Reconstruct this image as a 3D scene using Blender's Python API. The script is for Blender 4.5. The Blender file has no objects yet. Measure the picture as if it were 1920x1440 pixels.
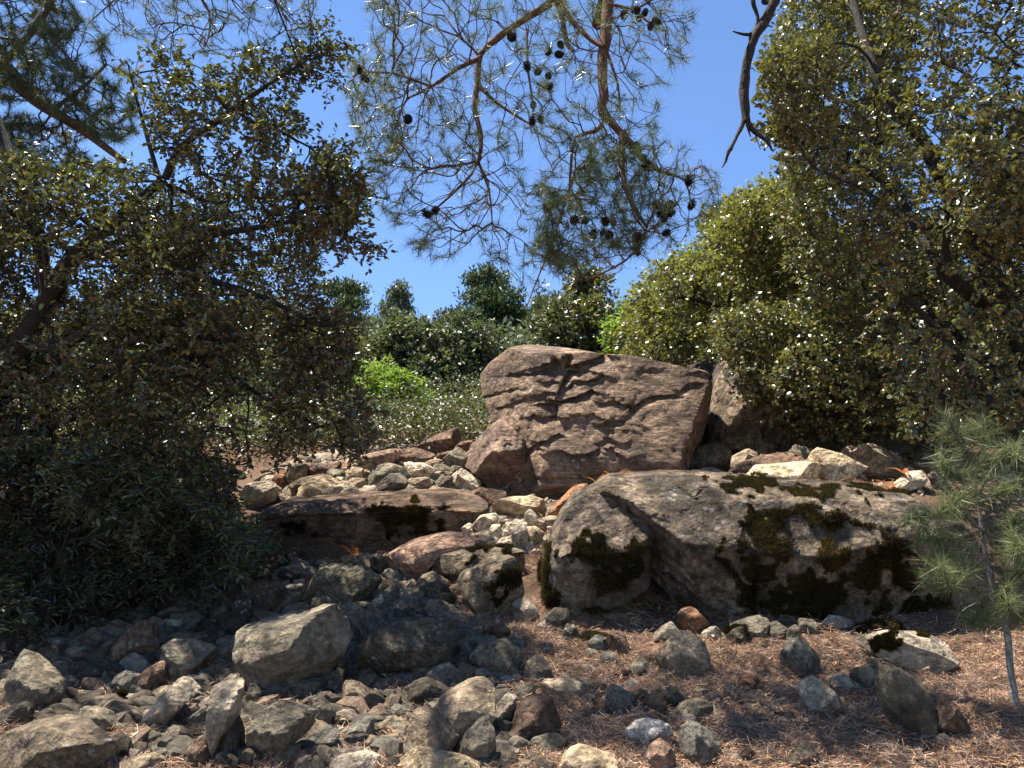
import bpy, math, random
import numpy as np
from mathutils import Vector, Matrix
sc = bpy.context.scene
# ------------------------------------------------------------------ camera, sky, sun, exposure
CAM = np.array([0.0, 0.0, 1.6]); PITCH = math.radians(12.0); FPX = 1450.0
cd = bpy.data.cameras.new('camera'); cam = bpy.data.objects.new('camera', cd); sc.collection.objects.link(cam)
cd.sensor_width = 36; cd.lens = 36*FPX/1920; cd.clip_end = 2000; cd.clip_start = 0.05
cam.location = CAM; cam.rotation_euler = (math.pi/2+PITCH, 0, 0); sc.camera = cam
SUN = np.array([-0.31, 0.12, 0.93]); SUN /= np.linalg.norm(SUN)
world = bpy.data.worlds.new('World'); sc.world = world; world.use_nodes = True
wn = world.node_tree; wn.nodes.clear()
sky = wn.nodes.new('ShaderNodeTexSky'); sky.sky_type = 'NISHITA'; sky.sun_disc = False
sky.sun_elevation = math.asin(SUN[2]); sky.sun_rotation = math.atan2(SUN[0], SUN[1])
sky.altitude = 2300; sky.air_density = 1.0; sky.dust_density = 0.0; sky.ozone_density = 6.5
bg = wn.nodes.new('ShaderNodeBackground'); bg.inputs['Strength'].default_value = 0.086
wo = wn.nodes.new('ShaderNodeOutputWorld')
wn.links.new(sky.outputs[0], bg.inputs[0]); wn.links.new(bg.outputs[0], wo.inputs[0])
sl = bpy.data.lights.new('sun', 'SUN'); so = bpy.data.objects.new('sun', sl); sc.collection.objects.link(so)
sl.energy = 5.0; sl.angle = math.radians(0.53); sl.color = (1.0, 0.93, 0.83)
so.rotation_euler = Vector(SUN).to_track_quat('Z', 'Y').to_euler(); so.location = (0, 0, 30)
sc.view_settings.view_transform = 'Standard'; sc.view_settings.look = 'None'
sc.view_settings.exposure = 1.68; sc.view_settings.gamma = 1.0; sc.view_settings.use_curve_mapping = False
sc.render.engine = 'CYCLES'; sc.cycles.max_bounces = 6; sc.cycles.transparent_max_bounces = 8
sc.cycles.diffuse_bounces = 3; sc.cycles.glossy_bounces = 2; sc.cycles.transmission_bounces = 4

rng = np.random.default_rng(7); random.seed(7)
cp, sp = math.cos(PITCH), math.sin(PITCH)
FWD = np.array([0, cp, sp]); UPV = np.array([0, -sp, cp]); RGT = np.array([1.0, 0, 0])
def ray(px, py):
    px = np.asarray(px, float); py = np.asarray(py, float)
    a = (px-960)/FPX; b = -(py-720)/FPX
    d = FWD + a[..., None]*RGT + b[..., None]*UPV
    return d/d[..., 1:2]
def P3(px, py, Y): return CAM + ray(px, py)*np.asarray(Y, float)[..., None]
def project(P):
    d = P-CAM; z = d@FWD; return 960+FPX*(d@RGT)/z, 720-FPX*(d@UPV)/z, z

# ------------------------------------------------------------------ noise
_tab = np.random.default_rng(3).random(65536)
def vnoise(P):
    i = np.floor(P).astype(np.int64); f = P-i; f = f*f*(3-2*f)
    def h(a, b, c): return _tab[((a*73856093) ^ (b*19349663) ^ (c*83492791)) & 0xffff]
    x, y, z = i[:, 0], i[:, 1], i[:, 2]; fx, fy, fz = f[:, 0], f[:, 1], f[:, 2]
    def L(a, b, t): return a+(b-a)*t
    return L(L(L(h(x, y, z), h(x+1, y, z), fx), L(h(x, y+1, z), h(x+1, y+1, z), fx), fy),
             L(L(h(x, y, z+1), h(x+1, y, z+1), fx), L(h(x, y+1, z+1), h(x+1, y+1, z+1), fx), fy), fz)*2-1
def fbm(P, o=4, g=0.5):
    s = np.zeros(len(P)); a = 1; t = 0
    for k in range(o):
        s += a*vnoise(P*2**k+17.3*k); t += a; a *= g
    return s/t

# ------------------------------------------------------------------ mesh helpers
def new_obj(name, me, parent=None, mat=None, **props):
    o = bpy.data.objects.new(name, me); sc.collection.objects.link(o)
    if parent is not None: o.parent = parent
    if mat is not None and me is not None and not me.materials: me.materials.append(mat)
    for k, v in props.items(): o[k] = v
    return o
def empty(name, loc, **props):
    o = bpy.data.objects.new(name, None); sc.collection.objects.link(o); o.location = loc; o.empty_display_size = .1
    for k, v in props.items(): o[k] = v
    return o
def mesh_np(name, V, F, rnd=None, smooth=False, origin=None):
    """V (n,3); F (m,k) uniform polygons."""
    V = np.asarray(V, np.float32)
    if origin is not None: V = V-np.asarray(origin, np.float32)
    me = bpy.data.meshes.new(name); F = np.asarray(F, np.int32); m, k = F.shape
    me.vertices.add(len(V)); me.vertices.foreach_set('co', V.ravel())
    me.loops.add(m*k); me.loops.foreach_set('vertex_index', F.ravel())
    me.polygons.add(m); me.polygons.foreach_set('loop_start', np.arange(0, m*k, k, dtype=np.int32))
    me.polygons.foreach_set('use_smooth', np.full(m, smooth))
    if rnd is not None:
        at = me.attributes.new('rnd', 'FLOAT', 'FACE'); at.data.foreach_set('value', np.asarray(rnd, np.float32))
    me.update(calc_edges=True); return me
def norm(v): return v/np.maximum(np.linalg.norm(v, axis=-1, keepdims=True), 1e-9)

def tubes(A, B, ra, rb, sides=4):
    """prisms along segments A->B; returns V,F"""
    n = len(A); d = norm(B-A); ref = np.where(np.abs(d[:, 2:3]) < .9, [[0, 0, 1.]], [[1., 0, 0]])
    u = norm(np.cross(d, ref)); w = np.cross(d, u); th = np.arange(sides)*2*np.pi/sides
    ring = np.cos(th)[None, :, None]*u[:, None]+np.sin(th)[None, :, None]*w[:, None]
    V = np.concatenate([A[:, None]+ring*np.asarray(ra)[:, None, None], B[:, None]+ring*np.asarray(rb)[:, None, None]], 1).reshape(-1, 3)
    i = np.arange(sides); j = (i+1) % sides
    f = np.stack([i, j, j+sides, i+sides], 1)
    F = (np.arange(n)[:, None, None]*2*sides+f[None]).reshape(-1, 4)
    return V, F
def polytube(P, R, sides=10, seed=0, rough=.12):
    """continuous tapered tube with bark lumps"""
    P = np.asarray(P, float); R = np.asarray(R, float); n = len(P)
    T = norm(np.gradient(P, axis=0)); ref = np.array([.3, .2, .93]); V = []
    u = norm(np.cross(T, ref)); w = np.cross(T, u); th = np.arange(sides)*2*np.pi/sides
    ring = np.cos(th)[None, :, None]*u[:, None]+np.sin(th)[None, :, None]*w[:, None]
    rr = R[:, None]*(1+rough*fbm((P[:, None]*14+ring*1.5+seed).reshape(-1, 3), 3).reshape(n, sides)*2)
    V = (P[:, None]+ring*rr[..., None]).reshape(-1, 3)
    a = np.arange(n-1)[:, None]*sides; i = np.arange(sides)[None]; j = (i+1) % sides
    F = np.stack([a+i, a+j, a+sides+j, a+sides+i], -1).reshape(-1, 4)
    return V, F
def smooth_path(P, R, step=.06):
    """Catmull-Rom resample"""
    P = np.asarray(P, float); R = np.asarray(R, float)
    Q = np.vstack([2*P[0]-P[1], P, 2*P[-1]-P[-2]]); out = []; ro = []
    for k in range(len(P)-1):
        p0, p1, p2, p3 = Q[k:k+4]; m = max(2, int(np.linalg.norm(p2-p1)/step)); t = np.linspace(0, 1, m, endpoint=False)[:, None]
        out.append(.5*(2*p1+(p2-p0)*t+(2*p0-5*p1+4*p2-p3)*t*t+(3*p1-p0-3*p2+p3)*t**3)); ro.append(R[k]+(R[k+1]-R[k])*t[:, 0])
    out.append(P[-1:]); ro.append(R[-1:]); return np.vstack(out), np.concatenate(ro)
def join(parts):
    V = []; F = []; o = 0
    for v, f in parts: V.append(v); F.append(f+o); o += len(v)
    return np.vstack(V), np.vstack(F)
def in_poly(px, py, poly):
    poly = np.asarray(poly, float); x1, y1 = poly[:, 0], poly[:, 1]; x2, y2 = np.roll(x1, -1), np.roll(y1, -1)
    px = np.asarray(px)[:, None]; py = np.asarray(py)[:, None]
    c = ((y1 > py) != (y2 > py)) & (px < (x2-x1)*(py-y1)/(np.where(y2 == y1, 1e-9, y2-y1))+x1)
    return c.sum(1) % 2 == 1
def pts(s): return np.array([[float(v) for v in p.split(',')] for p in s.split()])

# ------------------------------------------------------------------ materials
class NT:
    def __init__(s, name):
        s.m = bpy.data.materials.new(name); s.m.use_nodes = True; s.t = s.m.node_tree; s.t.nodes.clear(); s.out = s.n('ShaderNodeOutputMaterial')
    def n(s, ty, **kw):
        x = s.t.nodes.new(ty)
        for k, v in kw.items():
            if k.startswith('i_'):
                key = k[2:]; key = int(key) if key.isdigit() else key
                s.set(x.inputs[key], v)
            else: setattr(x, k, v)
        return x
    def set(s, inp, v):
        if isinstance(v, bpy.types.NodeSocket): s.t.links.new(v, inp)
        elif isinstance(v, (tuple, list)) and len(v) == 3 and inp.type == 'RGBA': inp.default_value = (*v, 1)
        else: inp.default_value = v
    def noise(s, vec, scale, detail=4, rough=.55, dist=0):
        x = s.n('ShaderNodeTexNoise', i_Vector=vec); x.inputs['Scale'].default_value = scale; x.inputs['Detail'].default_value = detail
        x.inputs['Roughness'].default_value = rough; x.inputs['Distortion'].default_value = dist; return x.outputs[0]
    def ramp(s, fac, stops, interp='LINEAR'):
        x = s.n('ShaderNodeValToRGB', i_0=fac); e = x.color_ramp; e.interpolation = interp
        while len(e.elements) < len(stops): e.elements.new(.5)
        for el, (p, c) in zip(e.elements, stops): el.position = p; el.color = (*c, 1) if len(c) == 3 else c
        return x.outputs[0]
    def step(s, fac, a, b):
        x = s.n('ShaderNodeMapRange', i_Value=fac); x.inputs['From Min'].default_value = a; x.inputs['From Max'].default_value = b; x.clamp = True; return x.outputs[0]
    def mix(s, f, a, b, mode='MIX'):
        x = s.n('ShaderNodeMix'); x.data_type = 'RGBA'; x.blend_type = mode
        s.set(x.inputs['Factor'], f); s.set(x.inputs[6], a); s.set(x.inputs[7], b); return x.outputs[2]
    def math(s, op, a, b=0.0):
        x = s.n('ShaderNodeMath', operation=op); s.set(x.inputs[0], a); s.set(x.inputs[1], b); return x.outputs[0]
    def bsdf(s, col, rough=.8, spec=.3, nrm=None):
        x = s.n('ShaderNodeBsdfPrincipled'); s.set(x.inputs['Base Color'], col); s.set(x.inputs['Roughness'], rough)
        s.set(x.inputs['Specular IOR Level'], spec)
        if nrm is not None: s.set(x.inputs['Normal'], nrm)
        return x.outputs[0]
    def bump(s, h, strength=.5, dist=.02, prev=None):
        x = s.n('ShaderNodeBump', i_Height=h); x.inputs['Strength'].default_value = strength; x.inputs['Distance'].default_value = dist
        if prev is not None: s.set(x.inputs['Normal'], prev)
        return x.outputs[0]
    def done(s, sh): s.t.links.new(sh, s.out.inputs[0]); return s.m

def rock_material(name, scale=1.0, streak=None, lichen=.5, lichen_col=(.34, .34, .29), stain=(.055, .045, .035), stain_amt=.5, moss=0.0, tint=None, grain=1.0, sq=7.0, contrast=.85):
    """tone comes from the object's colour; weathering, lichen, dirt and relief are procedural"""
    t = NT(name); oi = t.n('ShaderNodeObjectInfo'); tc = t.n('ShaderNodeTexCoord')
    off = t.n('ShaderNodeVectorMath', operation='MULTIPLY_ADD'); t.set(off.inputs[0], tc.outputs['Object']); off.inputs[1].default_value = (scale,)*3
    rv = t.n('ShaderNodeCombineXYZ'); 
    for k, m in enumerate((37., 91., 53.)): t.set(rv.inputs[k], t.math('MULTIPLY', oi.outputs['Random'], m))
    t.set(off.inputs[2], rv.outputs[0]); vec = off.outputs[0]
    base = oi.outputs['Color'] if tint is None else tint
    n1 = t.noise(vec, 5, 6, .65); n2 = t.noise(vec, 28, 5, .7); n3 = t.noise(vec, 2.2, 3, .6, .6)
    if streak is not None:
        mp = t.n('ShaderNodeMapping', i_Vector=vec); mp.inputs['Rotation'].default_value = streak; mp.inputs['Scale'].default_value = (1, sq, sq)
        n2s = t.noise(mp.outputs[0], 6, 6, .75, .4)
    else: n2s = n2
    c = t.mix(1.0, base, t.ramp(n1, [(.3, (.45, .43, .4)), (.5, (.95, .93, .9)), (.7, (1.5, 1.45, 1.35))]), 'MULTIPLY')
    c = t.mix(1.0, c, t.ramp(n2s, [(.3, (.5, .49, .48)), (.52, (1., 1., 1.)), (.7, (1.7, 1.65, 1.55))]), 'MULTIPLY')
    n4 = t.noise(vec, 11, 7, .78, .3); c = t.mix(contrast, c, t.mix(1.0, c, t.ramp(n4, [(.36, (.3, .28, .26)), (.47, (.8, .78, .75)), (.55, (1.15, 1.12, 1.05)), (.66, (2., 1.95, 1.8))]), 'MULTIPLY'))
    c = t.mix(t.math('MULTIPLY', t.step(t.math('ADD', n3, t.math('MULTIPLY', t.math('SUBTRACT', n4, .5), .5)), .48, .62), stain_amt), c, stain)
    # pale crust lichen: patches broken by fine noise
    v = t.n('ShaderNodeTexVoronoi', i_Vector=vec); v.inputs['Scale'].default_value = 16
    vd = t.math('ADD', v.outputs['Distance'], t.math('MULTIPLY', t.noise(vec, 45, 3), .55))
    lm = t.math('MULTIPLY', t.step(vd, .62, .48), t.step(t.noise(vec, 3.1, 4, .6), .5, .62))
    c = t.mix(t.math('MULTIPLY', lm, lichen), c, lichen_col)
    # soil and moss caught on the upper side of rough spots
    if moss > 0:
        ge = t.n('ShaderNodeNewGeometry'); sx = t.n('ShaderNodeSeparateXYZ', i_0=ge.outputs['Normal'])
        mm = t.math('MULTIPLY', t.step(t.noise(vec, 4.3, 5, .65, .3), .5, .6), t.step(t.noise(vec, 60, 2), .3, .55))
        c = t.mix(t.math('MULTIPLY', mm, moss), c, t.ramp(n2, [(.35, (.018, .014, .006)), (.6, (.05, .04, .012)), (.75, (.11, .07, .02))]))
    vd2 = t.n('ShaderNodeVectorMath', operation='MULTIPLY_ADD'); nv = t.n('ShaderNodeTexNoise', i_Vector=vec); nv.inputs['Scale'].default_value = 5; nv.inputs['Detail'].default_value = 3
    t.set(vd2.inputs[0], nv.outputs['Color']); vd2.inputs[1].default_value = (.22, .22, .22); t.set(vd2.inputs[2], vec)
    v2 = t.n('ShaderNodeTexVoronoi', i_Vector=vd2.outputs[0]); v2.inputs['Scale'].default_value = 7; v3 = t.n('ShaderNodeTexVoronoi', i_Vector=vd2.outputs[0]); v3.inputs['Scale'].default_value = 22
    h = t.math('ADD', t.math('MULTIPLY', n1, .8), t.math('ADD', t.math('MULTIPLY', n2s, .5), t.math('ADD', t.math('MULTIPLY', v2.outputs['Distance'], -.7), t.math('MULTIPLY', v3.outputs['Distance'], -.25))))
    pit = t.step(t.noise(vec, 38, 4, .75), .40, .30); c = t.mix(t.math('MULTIPLY', pit, .6), c, (.03, .026, .022))
    b = t.bump(h, .9*grain, .06, t.bump(t.noise(vec, 85, 4, .8), .7*grain, .012))
    return t.done(t.bsdf(c, .88, .25, b))
M = {}
M['stone'] = rock_material('stone_mottled', 1.6, lichen=.75, stain_amt=.45, moss=.35)
M['layered'] = rock_material('stone_layered', 1.4, streak=(.2, .3, .5), lichen=.5, stain_amt=.4, moss=.2, sq=3.2)
M['clean'] = rock_material('stone_fresh_break', 1.5, lichen=.25, stain_amt=.15)
M['brown_boulder'] = rock_material('boulder_brown_schist', .9, streak=(.1, .55, .35), lichen=.75, lichen_col=(.44, .4, .36), stain_amt=.5, stain=(.06, .042, .034), moss=.25, grain=1.3)
M['slab_rock'] = rock_material('slab_rock', 1.0, streak=(.05, .1, .1), lichen=.6, lichen_col=(.22, .2, .16), stain_amt=.5, moss=.5, grain=1.2)
M['grey_boulder'] = rock_material('boulder_crusted', 1.0, lichen=.8, lichen_col=(.4, .38, .34), stain_amt=.75, stain=(.04, .033, .028), moss=.6, grain=1.6, contrast=1.)

def leaf_material(name, top, under, trans, rough=.34, tmix=.3, spec=.5):
    t = NT(name); a = t.n('ShaderNodeAttribute', attribute_name='rnd'); ge = t.n('ShaderNodeNewGeometry')
    ct = t.ramp(a.outputs['Fac'], top); cu = t.ramp(a.outputs['Fac'], under)
    col = t.mix(ge.outputs['Backfacing'], ct, cu)
    r = t.math('ADD', rough, t.math('MULTIPLY', ge.outputs['Backfacing'], .3))
    p = t.bsdf(col, r, spec)
    tr = t.n('ShaderNodeBsdfTranslucent', i_Color=t.ramp(a.outputs['Fac'], trans)); mx = t.n('ShaderNodeMixShader'); mx.inputs[0].default_value = tmix
    t.t.links.new(p, mx.inputs[1]); t.t.links.new(tr.outputs[0], mx.inputs[2]); return t.done(mx.outputs[0])
OAKT = [(0, (.02, .027, .012)), (.5, (.04, .05, .021)), (.78, (.068, .078, .028)), (.9, (.17, .2, .04)), (.96, (.12, .075, .035)), (1, (.22, .12, .04))]
M['oak_leaf'] = leaf_material('oak_leaf', OAKT, [(0, (.07, .055, .025)), (.6, (.13, .09, .035)), (1, (.2, .15, .05))],
    [(0, (.05, .07, .01)), (.55, (.12, .16, .02)), (.85, (.35, .42, .04)), (1, (.4, .2, .04))], .4, .16, .9)
M['golden_leaf'] = leaf_material('golden_oak_leaf', [(0, (.022, .031, .013)), (.45, (.044, .06, .021)), (.78, (.078, .094, .03)), (.92, (.19, .22, .04)), (1, (.22, .14, .05))],
    [(0, (.13, .09, .035)), (.6, (.2, .14, .05)), (1, (.24, .2, .06))],
    [(0, (.07, .09, .015)), (.5, (.14, .17, .025)), (.85, (.4, .42, .05)), (1, (.45, .27, .06))], .38, .16, .9)
M['sunny_leaf'] = leaf_material('sunny_oak_leaf', [(0, (.035, .036, .018)), (.4, (.075, .078, .03)), (.75, (.13, .13, .042)), (.88, (.25, .28, .06)), (1, (.22, .13, .06))],
    [(0, (.14, .11, .045)), (.6, (.22, .17, .06)), (1, (.26, .22, .08))], [(0, (.12, .15, .025)), (.5, (.28, .33, .04)), (.85, (.5, .56, .07)), (1, (.5, .32, .08))], .36, .17, .5)  # lighter copy of the golden oak leaf, sunlight mixed into its colours
M['laurel_leaf'] = leaf_material('long_dark_leaf', [(0, (.02, .024, .013)), (.55, (.04, .046, .024)), (.85, (.07, .08, .035)), (.93, (.1, .06, .03)), (1, (.3, .17, .05))],
    [(0, (.05, .07, .04)), (1, (.1, .11, .05))], [(0, (.03, .06, .02)), (.8, (.1, .18, .04)), (1, (.3, .2, .04))], .28, .15, .6)
M['grey_leaf'] = leaf_material('grey_green_leaf', [(0, (.05, .062, .036)), (.5, (.1, .115, .068)), (.9, (.16, .17, .095)), (1, (.17, .15, .08))],
    [(0, (.09, .1, .06)), (1, (.15, .15, .08))], [(0, (.06, .09, .03)), (1, (.2, .25, .06))], .48, .2, .3)
M['bright_leaf'] = leaf_material('fresh_green_leaf', [(0, (.045, .085, .015)), (.5, (.1, .18, .025)), (1, (.19, .28, .05))],
    [(0, (.08, .17, .03)), (1, (.18, .3, .05))], [(0, (.12, .22, .02)), (1, (.36, .48, .05))], .5, .35, .3)
NEE = [(0, (.03, .055, .02)), (.5, (.06, .095, .035)), (.85, (.11, .14, .05)), (1, (.2, .14, .06))]
M['needle'] = leaf_material('pine_needle', NEE, NEE, [(0, (.08, .12, .04)), (1, (.25, .3, .1))], .35, .25, .5)
NE2 = [(0, (.025, .042, .014)), (.5, (.055, .085, .024)), (1, (.12, .145, .04))]
M['far_pine'] = leaf_material('far_pine_needle', NE2, NE2, NE2, .5, .25, .3)
LIT = [(0, (.09, .07, .058)), (.35, (.25, .19, .15)), (.65, (.42, .25, .15)), (.9, (.58, .34, .18)), (1, (.62, .5, .37))]
M['litter'] = leaf_material('dry_needle', LIT, LIT, LIT, .6, .15, .3)
M['dead_leaf'] = leaf_material('dead_leaf', [(0, (.2, .1, .05)), (.6, (.42, .26, .14)), (1, (.6, .42, .26))], [(0, (.3, .18, .1)), (1, (.5, .36, .22))], [(0, (.3, .15, .06)), (1, (.6, .4, .2))], .6, .2, .3)
M['dry_fern'] = leaf_material('dry_fern', [(0, (.3, .1, .04)), (1, (.55, .22, .08))], [(0, (.3, .1, .04)), (1, (.5, .22, .08))], [(0, (.4, .15, .05)), (1, (.6, .3, .1))], .7, .3, .2)
M['moss'] = leaf_material('moss_tuft', [(0, (.009, .007, .004)), (.6, (.024, .016, .007)), (.88, (.08, .045, .014)), (1, (.2, .1, .03))], [(0, (.012, .011, .005)), (1, (.1, .07, .02))], [(0, (.03, .03, .01)), (1, (.14, .11, .02))], .8, .15, .1)

def bark(name, a, b, sc_=30):
    t = NT(name); tc = t.n('ShaderNodeTexCoord'); v = tc.outputs['Object']; n = t.noise(v, sc_, 6, .7, .5)
    c = t.ramp(n, [(.3, a), (.65, b)])
    return t.done(t.bsdf(c, .9, .2, t.bump(n, .8, .02)))
M['pine_bark'] = bark('pine_bark', (.035, .02, .014), (.2, .095, .06))
M['dark_bark'] = bark('dark_bark', (.014, .011, .009), (.06, .048, .037))
M['grey_bark'] = bark('grey_bark', (.12, .105, .09), (.3, .27, .23))
M['cone'] = bark('cone_scales', (.012, .009, .007), (.04, .027, .019), 60)
def ground_mat():
    t = NT('forest_soil'); tc = t.n('ShaderNodeTexCoord'); v = tc.outputs['Object']
    n = t.noise(v, 2.5, 6, .7); n2 = t.noise(v, 40, 5, .75)
    mp = t.n('ShaderNodeMapping', i_Vector=v); mp.inputs['Scale'].default_value = (1, .25, 1); mp.inputs['Rotation'].default_value = (0, 0, .7)
    n3 = t.noise(mp.outputs[0], 120, 3, .7, 1.5)
    c = t.ramp(n2, [(.3, (.04, .03, .022)), (.5, (.13, .09, .062)), (.7, (.34, .22, .14))])
    c = t.mix(.5, c, t.ramp(n3, [(.4, (.05, .035, .025)), (.6, (.3, .17, .1))]))
    c = t.mix(t.math('MULTIPLY', t.step(n, .55, .7), .5), c, (.07, .06, .05))
    return t.done(t.bsdf(c, .95, .1, t.bump(t.math('ADD', n2, n3), .8, .03)))
M['ground'] = ground_mat()
t = NT('undergrowth_hill'); v = t.n('ShaderNodeTexCoord').outputs['Object']; n = t.noise(v, 1.2, 8, .8)
M['hill'] = t.done(t.bsdf(t.ramp(n, [(.35, (.015, .02, .01)), (.6, (.06, .07, .03)), (.8, (.11, .1, .05))]), 1, .1, t.bump(n, 1, .4)))

# ------------------------------------------------------------------ terrain
_PY = np.array([-20, 0, 1, 2.2, 3.3, 4.2, 5, 5.8, 6.6, 8, 10, 14, 20, 30, 45, 70, 150.])
_PZ = np.array([-2, 0, .08, .36, .72, .87, 1.07, 1.34, 1.74, 2.3, 3.1, 4.6, 6.4, 9.0, 13., 17, 17.5])
_col = {100: [(1440, 3.3), (1300, 4.2), (1150, 5.3), (1000, 6.4), (900, 8)], 400: [(1440, 3.3), (1300, 4.2), (1150, 5.3), (1060, 6.2), (960, 7.2), (890, 8.4)],
        700: [(1440, 3.4), (1300, 4.2), (1200, 4.9), (1085, 5.9), (1045, 6.4), (935, 7.0), (870, 8.0), (830, 9.3)], 1000: [(1440, 3.3), (1300, 4.1), (1200, 4.8), (1120, 5.3), (1010, 6.1), (955, 6.8), (925, 7.7)],
        1300: [(1440, 3.3), (1300, 4.05), (1190, 4.8), (912, 6.6), (893, 7.8)], 1500: [(1440, 3.3), (1300, 4.0), (1180, 4.8), (905, 6.2), (850, 7.4)],
        1800: [(1440, 3.3), (1300, 4.0), (1200, 4.7), (1120, 5.3), (925, 6.2), (860, 7.4)], 2100: [(1440, 3.3), (1200, 4.7), (925, 6.4)], -300: [(1440, 3.3), (1150, 5.3), (950, 7)]}
_C = []
for px, rows in _col.items():
    for py, Y in rows: _C.append(P3(px, py, Y))
_C = np.array(_C); 
def base_h(x, y):
    z = np.interp(y, _PY, _PZ); s = np.clip((y-7)/12, 0, 1); s = s*s*(3-2*s)
    return z+s*(.16*np.clip(x-1.5, 0, 60)**.9+.05*np.clip(-x-3, 0, 60))
_CR = _C[:, 2]-base_h(_C[:, 0], _C[:, 1])
def height(x, y):
    x = np.asarray(x, float); y = np.asarray(y, float); sh = x.shape; x = x.ravel(); y = y.ravel(); out = base_h(x, y)
    for a in range(0, len(x), 20000):
        xs, ys = x[a:a+20000], y[a:a+20000]
        d2 = (xs[:, None]-_C[:, 0])**2*.8+(ys[:, None]-_C[:, 1])**2*2.2
        w = np.exp(-d2/.22); out[a:a+20000] += (w@_CR)/(w.sum(1)+.03)
    P = np.stack([x, y, np.zeros_like(x)], 1)
    near = np.clip(1-np.abs(y-5)/12, .15, 1)
    out += .05*near*fbm(P*1.3, 3)+.02*fbm(P*6, 3)+np.clip((y-12)/20, 0, 1)*1.2*fbm(P*.12, 3)
    return out.reshape(sh)
def ground_hit(px, py):
    """first crossing of the pixel ray with the terrain"""
    px = np.atleast_1d(np.asarray(px, float)); py = np.atleast_1d(np.asarray(py, float)); r = ray(px, py)
    Ys = np.concatenate([np.arange(2.2, 10, .05), np.arange(10, 40, .4)])
    out = np.full(len(px), 40.)
    for k in range(len(px)):
        Z = CAM[2]+r[k, 2]*Ys; X = r[k, 0]*Ys; g = height(X, Ys); hit = np.nonzero(Z < g)[0]
        if len(hit): out[k] = Ys[hit[0]]
    return out
tx = np.linspace(-1, 1, 210); xs = 7*np.sinh(3.2*tx)/np.sinh(1.4); xs = np.sign(tx)*np.abs(xs)
ty = np.linspace(-1, 1, 240); ys = 5+7*np.sinh(3.6*ty)/np.sinh(1.6)
ys = ys[(ys > -60)]
XX, YY = np.meshgrid(xs, ys); ZZ = height(XX, YY); nx, ny = len(xs), len(ys)
ii = (np.arange(ny-1)[:, None]*nx+np.arange(nx-1)[None]).ravel()
F = np.stack([ii, ii+1, ii+nx+1, ii+nx], 1)
me = mesh_np('ground', np.stack([XX, YY, ZZ], -1).reshape(-1, 3), F, smooth=True)
me.materials.append(M['ground']); me.materials.append(M['hill'])
cy = YY[:-1, :-1].ravel(); me.polygons.foreach_set('material_index', (cy > 11).astype(np.int32))
new_obj('ground', me, kind='structure')
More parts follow.
